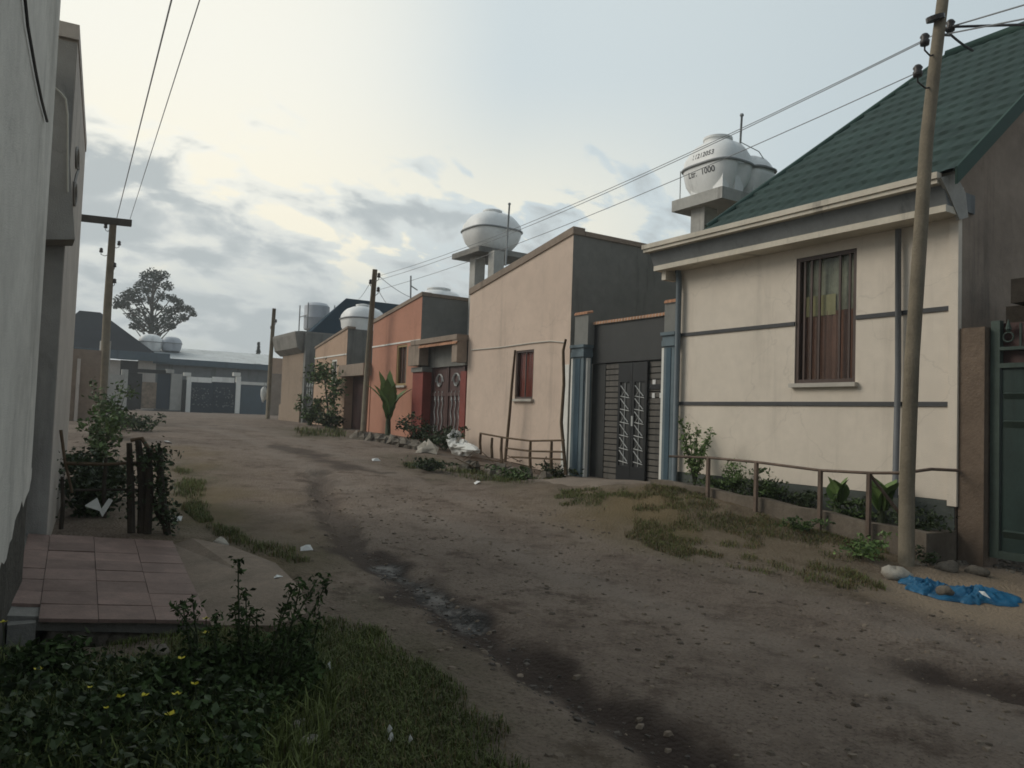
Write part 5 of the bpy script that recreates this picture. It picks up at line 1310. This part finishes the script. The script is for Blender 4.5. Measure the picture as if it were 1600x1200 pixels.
# ------------------------------------------------------------------ grass, weeds, gravel (uncountable)
allb = []; dryb = []
for k, n, h, w in (('A', 9000, .07, .003), ('A2', 9000, .07, .003), ('B', 80000, .05, .0028), ('C', 40000, .05, .003), ('C2', 7000, .05, .0035), ('E', 4000, .09, .005), ('E2', 1200, .08, .005), ('F', 1500, .14, .008), ('H', 700, .14, .009), ('I', 2500, .08, .003)):
    q = ptsin(GR[k], n); pg_ = GRW[k]; de = np.clip(dpoly(q[:, 0], q[:, 1], list(pg_)+[pg_[0]])/(.42 if k == 'B' else .2), 0, 1)
    if k == 'B': de = np.maximum(de, 1-sm(.9, 1.6, q[:, 0]))
    keep = nz(q[:, 0], q[:, 1], 2.4)*.7+nz(q[:, 0], q[:, 1]+5, 7)*(.8 if k in 'CC2I' else .35)+rng.uniform(-.5, .5, len(q)) > ((-.28 if k == 'B' else (-.15 if k in ('C', 'I') else .0))+1.2*(1-de)); q = q[keep]
    dd = np.minimum(dpoly(q[:, 0], q[:, 1], rut), 9); q = q[dd > .2]
    pb_ = np.column_stack([q, gz(q[:, 0], q[:, 1])-.004])
    dr = rng.uniform(0, 1, len(q)) < (.5 if k in ('C', 'I') else .2 if k != 'B' else .12)
    for arr, sel in ((allb, ~dr), (dryb, dr)):
        arr.append(blades(pb_[sel], h, w, .8))
def merge(parts):
    V = np.concatenate([p[0] for p in parts]); Fc = []; o = 0
    for v, f in parts:
        Fc += [tuple(i+o for i in q) for q in f]; o += len(v)
    return V, Fc
g_ = obj('grass', merge(allb), m_grass); tag(g_, 'short green grass growing in patches on both verges', 'grass', None, 'stuff')
g_ = obj('dry_grass', merge(dryb), m_grassd); tag(g_, 'dry straw-coloured grass blades among the green', 'grass', None, 'stuff')
# low broad-leaved weeds in the foreground
q = ptsin([(0, 1030), (60, 1060), (140, 1050), (240, 1075), (330, 1060), (480, 1045), (510, 1090), (430, 1150), (400, 1200), (400, 1320), (0, 1320)], 12500)
hgt = .20*np.clip(1-np.abs(nz(q[:, 0], q[:, 1], 1.6))*.5, .15, 1)
wz = gz(q[:, 0], q[:, 1])+rng.uniform(.1, 1, len(q))*hgt
wl_ = obj('low_weeds', leaves(np.column_stack([q, wz]), .030, .6, .6, .0), m_weed); tag(wl_, 'dark broad-leaved weeds carpeting the lower left corner', 'weeds', None, 'stuff')
q = ptsin([(0, 1080), (250, 1080), (420, 1160), (420, 1320), (0, 1320)], 700)
wz = gz(q[:, 0], q[:, 1])+rng.uniform(.1, .24, len(q))
wl_ = obj('low_weeds', leaves(np.column_stack([q, wz]), .042, .75, .4, .0), m_leafd); tag(wl_, 'slightly brighter round leaves above the dark weeds', 'weeds', None, 'stuff')
q = ptsin([(0, 1040), (240, 1065), (480, 1030), (530, 1060), (520, 1130), (460, 1320), (0, 1320)], 5600)
wl_ = obj('tall_grass', blades(np.column_stack([q, gz(q[:, 0], q[:, 1])-.004]), .17, .0035, .7), m_grass); tag(wl_, 'long loose grass blades rising through the foreground weeds', 'grass', None, 'stuff')
# tall weeds
WG = 'tall weed stalks in the foreground'
def tall_weed(c, tops, lab, leaf=.033, mat=m_weed, dens=1.0):
    t = thing('tall_weed', c, lab, 'weed', WG); st_ = M(); cl = []
    for tp in tops:
        tp = np.array(tp); mid_ = (c+tp)/2+rng.normal(size=3)*.025; st_.tube([c-np.array([0, 0, .03]), mid_, tp], [.009, .006, .003], 5)
        for k in np.linspace(.15, 1, int(22*dens)):
            b_ = c*(1-k)+tp*k+(mid_-(c+tp)/2)*4*k*(1-k)*.5
            for _ in range(4): cl.append(b_+rng.normal(size=3)*np.array([.018, .018, .012]))
        for _ in range(int(14*dens)): cl.append(tp+rng.normal(size=3)*.018)
    obj('stem', st_, m_stem, t); obj('foliage', leaves(np.array(cl), leaf, .42, .5, .4), mat, t); return t
def wd(bx, by, tops, lab, **k):
    b_ = gp(bx, by); Yw = b_[1]
    tall_weed(b_, [P(x, y, Y=Yw+rng.uniform(-.12, .12)) for x, y in tops], lab, **k)
wd(395, 1090, [(372, 878), (392, 955), (366, 950), (400, 962), (384, 930)], 'tallest weed stalk with a thin bare tip before the concrete apron')
wd(300, 1075, [(285, 945), (301, 938), (276, 950)], 'short forked weed stalk in front of the patio corner')
wd(420, 1100, [(512, 908), (496, 905), (455, 925), (442, 950), (470, 912)], 'weed stalk arching to the right with leafy tips', dens=1.2)
wd(470, 1090, [(500, 960), (478, 975), (470, 990)], 'weed stalk at the right of the foreground clump')
wd(345, 1085, [(338, 962), (330, 985)], 'small weed stalk by the yellow flower near the patio')
# dark bushy mass below the stalks
shrub('weed_clump', gp(400, 1075), (.30, .22, .12), 1500, 'dense dark weed mass at the foot of the tall stalks', m_weed, .04, 8, 'foreground weed clumps', 'weed')
shrub('weed_clump', gp(250, 1120), (.26, .2, .10), 1100, 'dark weeds carrying the yellow flowers', m_weed, .045, 8, 'foreground weed clumps', 'weed')
shrub('weed_clump', gp(60, 1080), (.22, .2, .12), 1000, 'dark weeds at the left edge under the whitewashed building', m_weed, .05, 8, 'foreground weed clumps', 'weed')
# yellow flowers
FL = [(322, 990, 'beside the tallest stalk, uppermost'), (283, 1030, 'left of the tallest stalk'), (305, 1070, 'above the stone in the weeds'), (276, 1086, 'in the middle of the weeds, faint'), (225, 1088, 'centre left of the weeds, bright'), (188, 1090, 'low in the weeds, left of the bright pair'), (265, 1118, 'nearest the rounded stone, largest'), (60, 1047, 'orange-tinged near the left edge'), (5, 973, 'at the very left edge'), (140, 1075, 'pale and small in the weeds'), (166, 1107, 'tiny and low in the weeds'), (322, 968, 'at the patio corner')]
f0 = None
for i, (x, y, lab) in enumerate(FL):
    q = P(x, y, Y=float(gp(x, min(1200, y+85))[1]))
    g0 = gzs(q[0], q[1])
    if f0 is None or True:
        f0 = thing('yellow_flower', (q[0], q[1], g0), 'yellow flower '+lab, 'flower', 'yellow flowers among the foreground weeds')
        hq = q[2]-g0
        obj('stem', M().tube([(q[0], q[1], g0), (q[0]+.01, q[1], g0+hq*.6), (q[0], q[1], q[2])], .003, 5), m_stem, f0)
        pm_ = M()
        for k in range(4):
            th = k*1.57+.4*i; d_ = np.array([math.cos(th), math.sin(th), .5]); s_ = np.array([-math.sin(th), math.cos(th), 0]); r_ = .017*(1.25 if 'largest' in lab else .6 if 'tiny' in lab or 'small' in lab else 1)
            pm_.quad(q, q+d_*r_*.7+s_*r_*.55, q+d_*r_*1.3, q+d_*r_*.7-s_*r_*.55)
        obj('petals', pm_, m_petal, f0)
# gravel and clods
def gravel(n, poly, r0, r1, name, mat, lab):
    q = ptsin(poly, n); V = []; Fc = []
    base_v = []
    for i in range(n):
        r_ = r0+(r1-r0)*rng.uniform()**4.5; x, y = q[i]; z = gz(x, y)
        o = len(V); k = 6
        a0 = rng.uniform(0, 6.28); st = rng.uniform(.6, 1.4)
        for j in range(k):
            th = a0+2*math.pi*j/k; rr = r_*rng.uniform(.75, 1.2); V.append((x+rr*math.cos(th)*st, y+rr*math.sin(th), z-r_*.25))
        for j in range(k):
            th = a0+2*math.pi*j/k; rr = r_*rng.uniform(.45, .75); V.append((x+rr*math.cos(th)*st, y+rr*math.sin(th), z+r_*rng.uniform(.25, .5)))
        Fc += [(o+j, o+(j+1) % k, o+k+(j+1) % k, o+k+j) for j in range(k)]+[tuple(o+k+j for j in range(k))]
    return tag(obj(name, (np.array(V), Fc), mat), lab, 'gravel', None, 'stuff')
m_grav = pm('road_gravel', (.155, .122, .092), .92, .2, 6, 0, .2, 60, island=.45)
gravel(4200, [(480, 760), (700, 760), (1000, 830), (1380, 930), (1600, 980), (1600, 1200), (560, 1200), (640, 1050), (520, 960), (480, 860)], .003, .030, 'gravel', m_grav, 'loose gravel and clods over the dirt road')
gravel(450, [(560, 850), (700, 930), (900, 1060), (1130, 1200), (1000, 1200), (820, 1080), (620, 940)], .006, .03, 'gravel', pm('wet_stones', (.06, .048, .038), .6, .2, 6, 0, .2, 60, island=.45), 'dark damp pebbles lying in the wet gully')
gravel(500, [(1420, 890), (1540, 885), (1600, 900), (1600, 880), (1540, 875), (1440, 878)], .01, .045, 'gravel', pm('rubble_bits', (.15, .13, .105), .92, .2, 6, 0, .2, 60, island=.4), 'broken rubble bits under the green gate')
gravel(260, [(640, 715), (880, 745), (860, 762), (700, 745)], .015, .07, 'gravel', m_stone, 'rubble bits along the stick fence of the pale cream house')

# ------------------------------------------------------------------ sky and light
SUN_AZ, SUN_EL = math.radians(-50), math.radians(32)     # azimuth from +Y towards +X
w = bpy.data.worlds.new('World'); S.world = w; w.use_nodes = True
nt = w.node_tree; N = nt.nodes; L = nt.links
bg = N['Background']; bg.inputs['Strength'].default_value = .1
sky = N.new('ShaderNodeTexSky'); sky.sky_type = 'NISHITA'; sky.sun_disc = False; sky.sun_elevation = SUN_EL; sky.sun_rotation = SUN_AZ; sky.air_density = 1.0; sky.dust_density = 2.0
tc = N.new('ShaderNodeTexCoord'); dirv = tc.outputs['Generated']
sxyz = N.new('ShaderNodeSeparateXYZ'); L.new(dirv, sxyz.inputs[0])
def math_(op, a, b_=None, clamp=False):
    n = N.new('ShaderNodeMath'); n.operation = op; n.use_clamp = clamp
    for i, v in enumerate((a, b_)):
        if v is None: continue
        if isinstance(v, (int, float)): n.inputs[i].default_value = v
        else: L.new(v, n.inputs[i])
    return n.outputs[0]
def mrange(src, a, b_, lo=0., hi=1., smooth=True):
    n = N.new('ShaderNodeMapRange'); n.interpolation_type = 'SMOOTHSTEP' if smooth else 'LINEAR'
    n.inputs[1].default_value = a; n.inputs[2].default_value = b_; n.inputs[3].default_value = lo; n.inputs[4].default_value = hi; L.new(src, n.inputs[0]); return n.outputs[0]
def mixw(f, c1, c2):
    mx = N.new('ShaderNodeMix'); mx.data_type = 'RGBA'
    if isinstance(f, float): mx.inputs[0].default_value = f
    else: L.new(f, mx.inputs[0])
    for s_, c in ((6, c1), (7, c2)):
        if isinstance(c, tuple): mx.inputs[s_].default_value = (*[v*10 for v in c], 1)
        else: L.new(c, mx.inputs[s_])
    return mx.outputs[2]
glow = np.array([math.sin(math.radians(5))*math.cos(math.radians(22)), math.cos(math.radians(5))*math.cos(math.radians(22)), math.sin(math.radians(22))])
dt = N.new('ShaderNodeVectorMath'); dt.operation = 'DOT_PRODUCT'; L.new(dirv, dt.inputs[0]); dt.inputs[1].default_value = tuple(glow)
near_glow = mrange(dt.outputs['Value'], .90, 1.0)
elev = sxyz.outputs['Z']
c = mixw(mrange(dt.outputs['Value'], -.3, .62), (.31, .36, .40), (.555, .64, .672))     # veil of high cloud
c = mixw(mrange(dt.outputs['Value'], .50, .92), c, (.69, .77, .785))
c = mixw(near_glow, c, (1.05, 1.03, .91))
c = mixw(mrange(elev, .30, .05, 0, .75), c, mixw(mrange(dt.outputs['Value'], .5, .9), (.72, .78, .75), (.50, .55, .55)))
c = mixw(.10, c, sky.outputs[0])
zz_ = math_('ADD', elev, .52)
cx = math_('DIVIDE', sxyz.outputs['X'], zz_); cy = math_('DIVIDE', sxyz.outputs['Y'], zz_)
comb = N.new('ShaderNodeCombineXYZ'); L.new(cx, comb.inputs[0]); L.new(cy, comb.inputs[1])
def cnoise(sc, rot, scl, det, dis, off):
    mp = N.new('ShaderNodeMapping'); mp.inputs['Rotation'].default_value = (0, 0, math.radians(rot)); mp.inputs['Scale'].default_value = scl; mp.inputs['Location'].default_value = off; L.new(comb.outputs[0], mp.inputs[0])
    n_ = N.new('ShaderNodeTexNoise'); n_.inputs['Scale'].default_value = sc; n_.inputs['Detail'].default_value = det; n_.inputs['Roughness'].default_value = .52; n_.inputs['Distortion'].default_value = dis; L.new(mp.outputs[0], n_.inputs['Vector']); return n_.outputs['Fac']
big = cnoise(2.6, 32, (1, 1.5, 1), 4, .2, (3.1, .4, 0)); sml = cnoise(8.0, 32, (1, 1.5, 1), 7, .25, (1.3, 2.2, 0))
mixn = math_('ADD', math_('MULTIPLY', big, .42), math_('MULTIPLY', sml, .58))
cov = math_('MULTIPLY', mrange(elev, .43, .20), mrange(dt.outputs['Value'], .70, .90))
th = math_('SUBTRACT', mixn, math_('MULTIPLY', math_('SUBTRACT', 1.0, cov), .22))
cf = mrange(th, .42, .515)
ccol = mixw(mrange(mixn, .45, .57), (.64, .68, .68), (.47, .52, .535))
c = mixw(math_('MULTIPLY', cf, .94), c, ccol)
# bright rims where the low sun lights the gaps
gap = math_('MULTIPLY', math_('MULTIPLY', mrange(th, .435, .39), cov), mrange(elev, .12, .22))
c = mixw(math_('MULTIPLY', gap, .75), c, (1.05, .98, .78))
# below the horizon
c = mixw(mrange(elev, .0, -.05), c, (.10, .09, .08))
L.new(c, bg.inputs['Color'])
sd_ = bpy.data.lights.new('sun', 'SUN'); sd_.energy = 1.5; sd_.angle = math.radians(28); sd_.color = (1, .92, .80)
so_ = bpy.data.objects.new('sun', sd_); COL.objects.link(so_)
dv = Vector((math.sin(SUN_AZ)*math.cos(SUN_EL), math.cos(SUN_AZ)*math.cos(SUN_EL), math.sin(SUN_EL)))
so_.rotation_euler = (-dv).to_track_quat('-Z', 'Y').to_euler()
S.view_settings.view_transform = 'Standard'; S.view_settings.look = 'None'; S.view_settings.exposure = 0; S.view_settings.gamma = 1
S.view_settings.use_curve_mapping = False
S.cycles.max_bounces = 8; S.cycles.volume_bounces = 1
S.cycles.filter_width = 1.7
xs_, ys_ = (ax.min()-5, ax.max()+5), (ay.min()-5, ay.max()+5)
hz = bpy.data.materials.new('thin_evening_haze'); hz.use_nodes = True
hn = hz.node_tree.nodes; hn.remove(hn['Principled BSDF'])
pv = hn.new('ShaderNodeVolumePrincipled'); pv.inputs['Color'].default_value = (.86, .90, .92, 1); pv.inputs['Density'].default_value = .0016; pv.inputs['Anisotropy'].default_value = .3
hz.node_tree.links.new(pv.outputs[0], hn['Material Output'].inputs['Volume'])
ho = obj('haze', M().box(*xs_, *ys_, float(ZZ.min())-1, 17.5), hz); ho['kind'] = 'stuff'
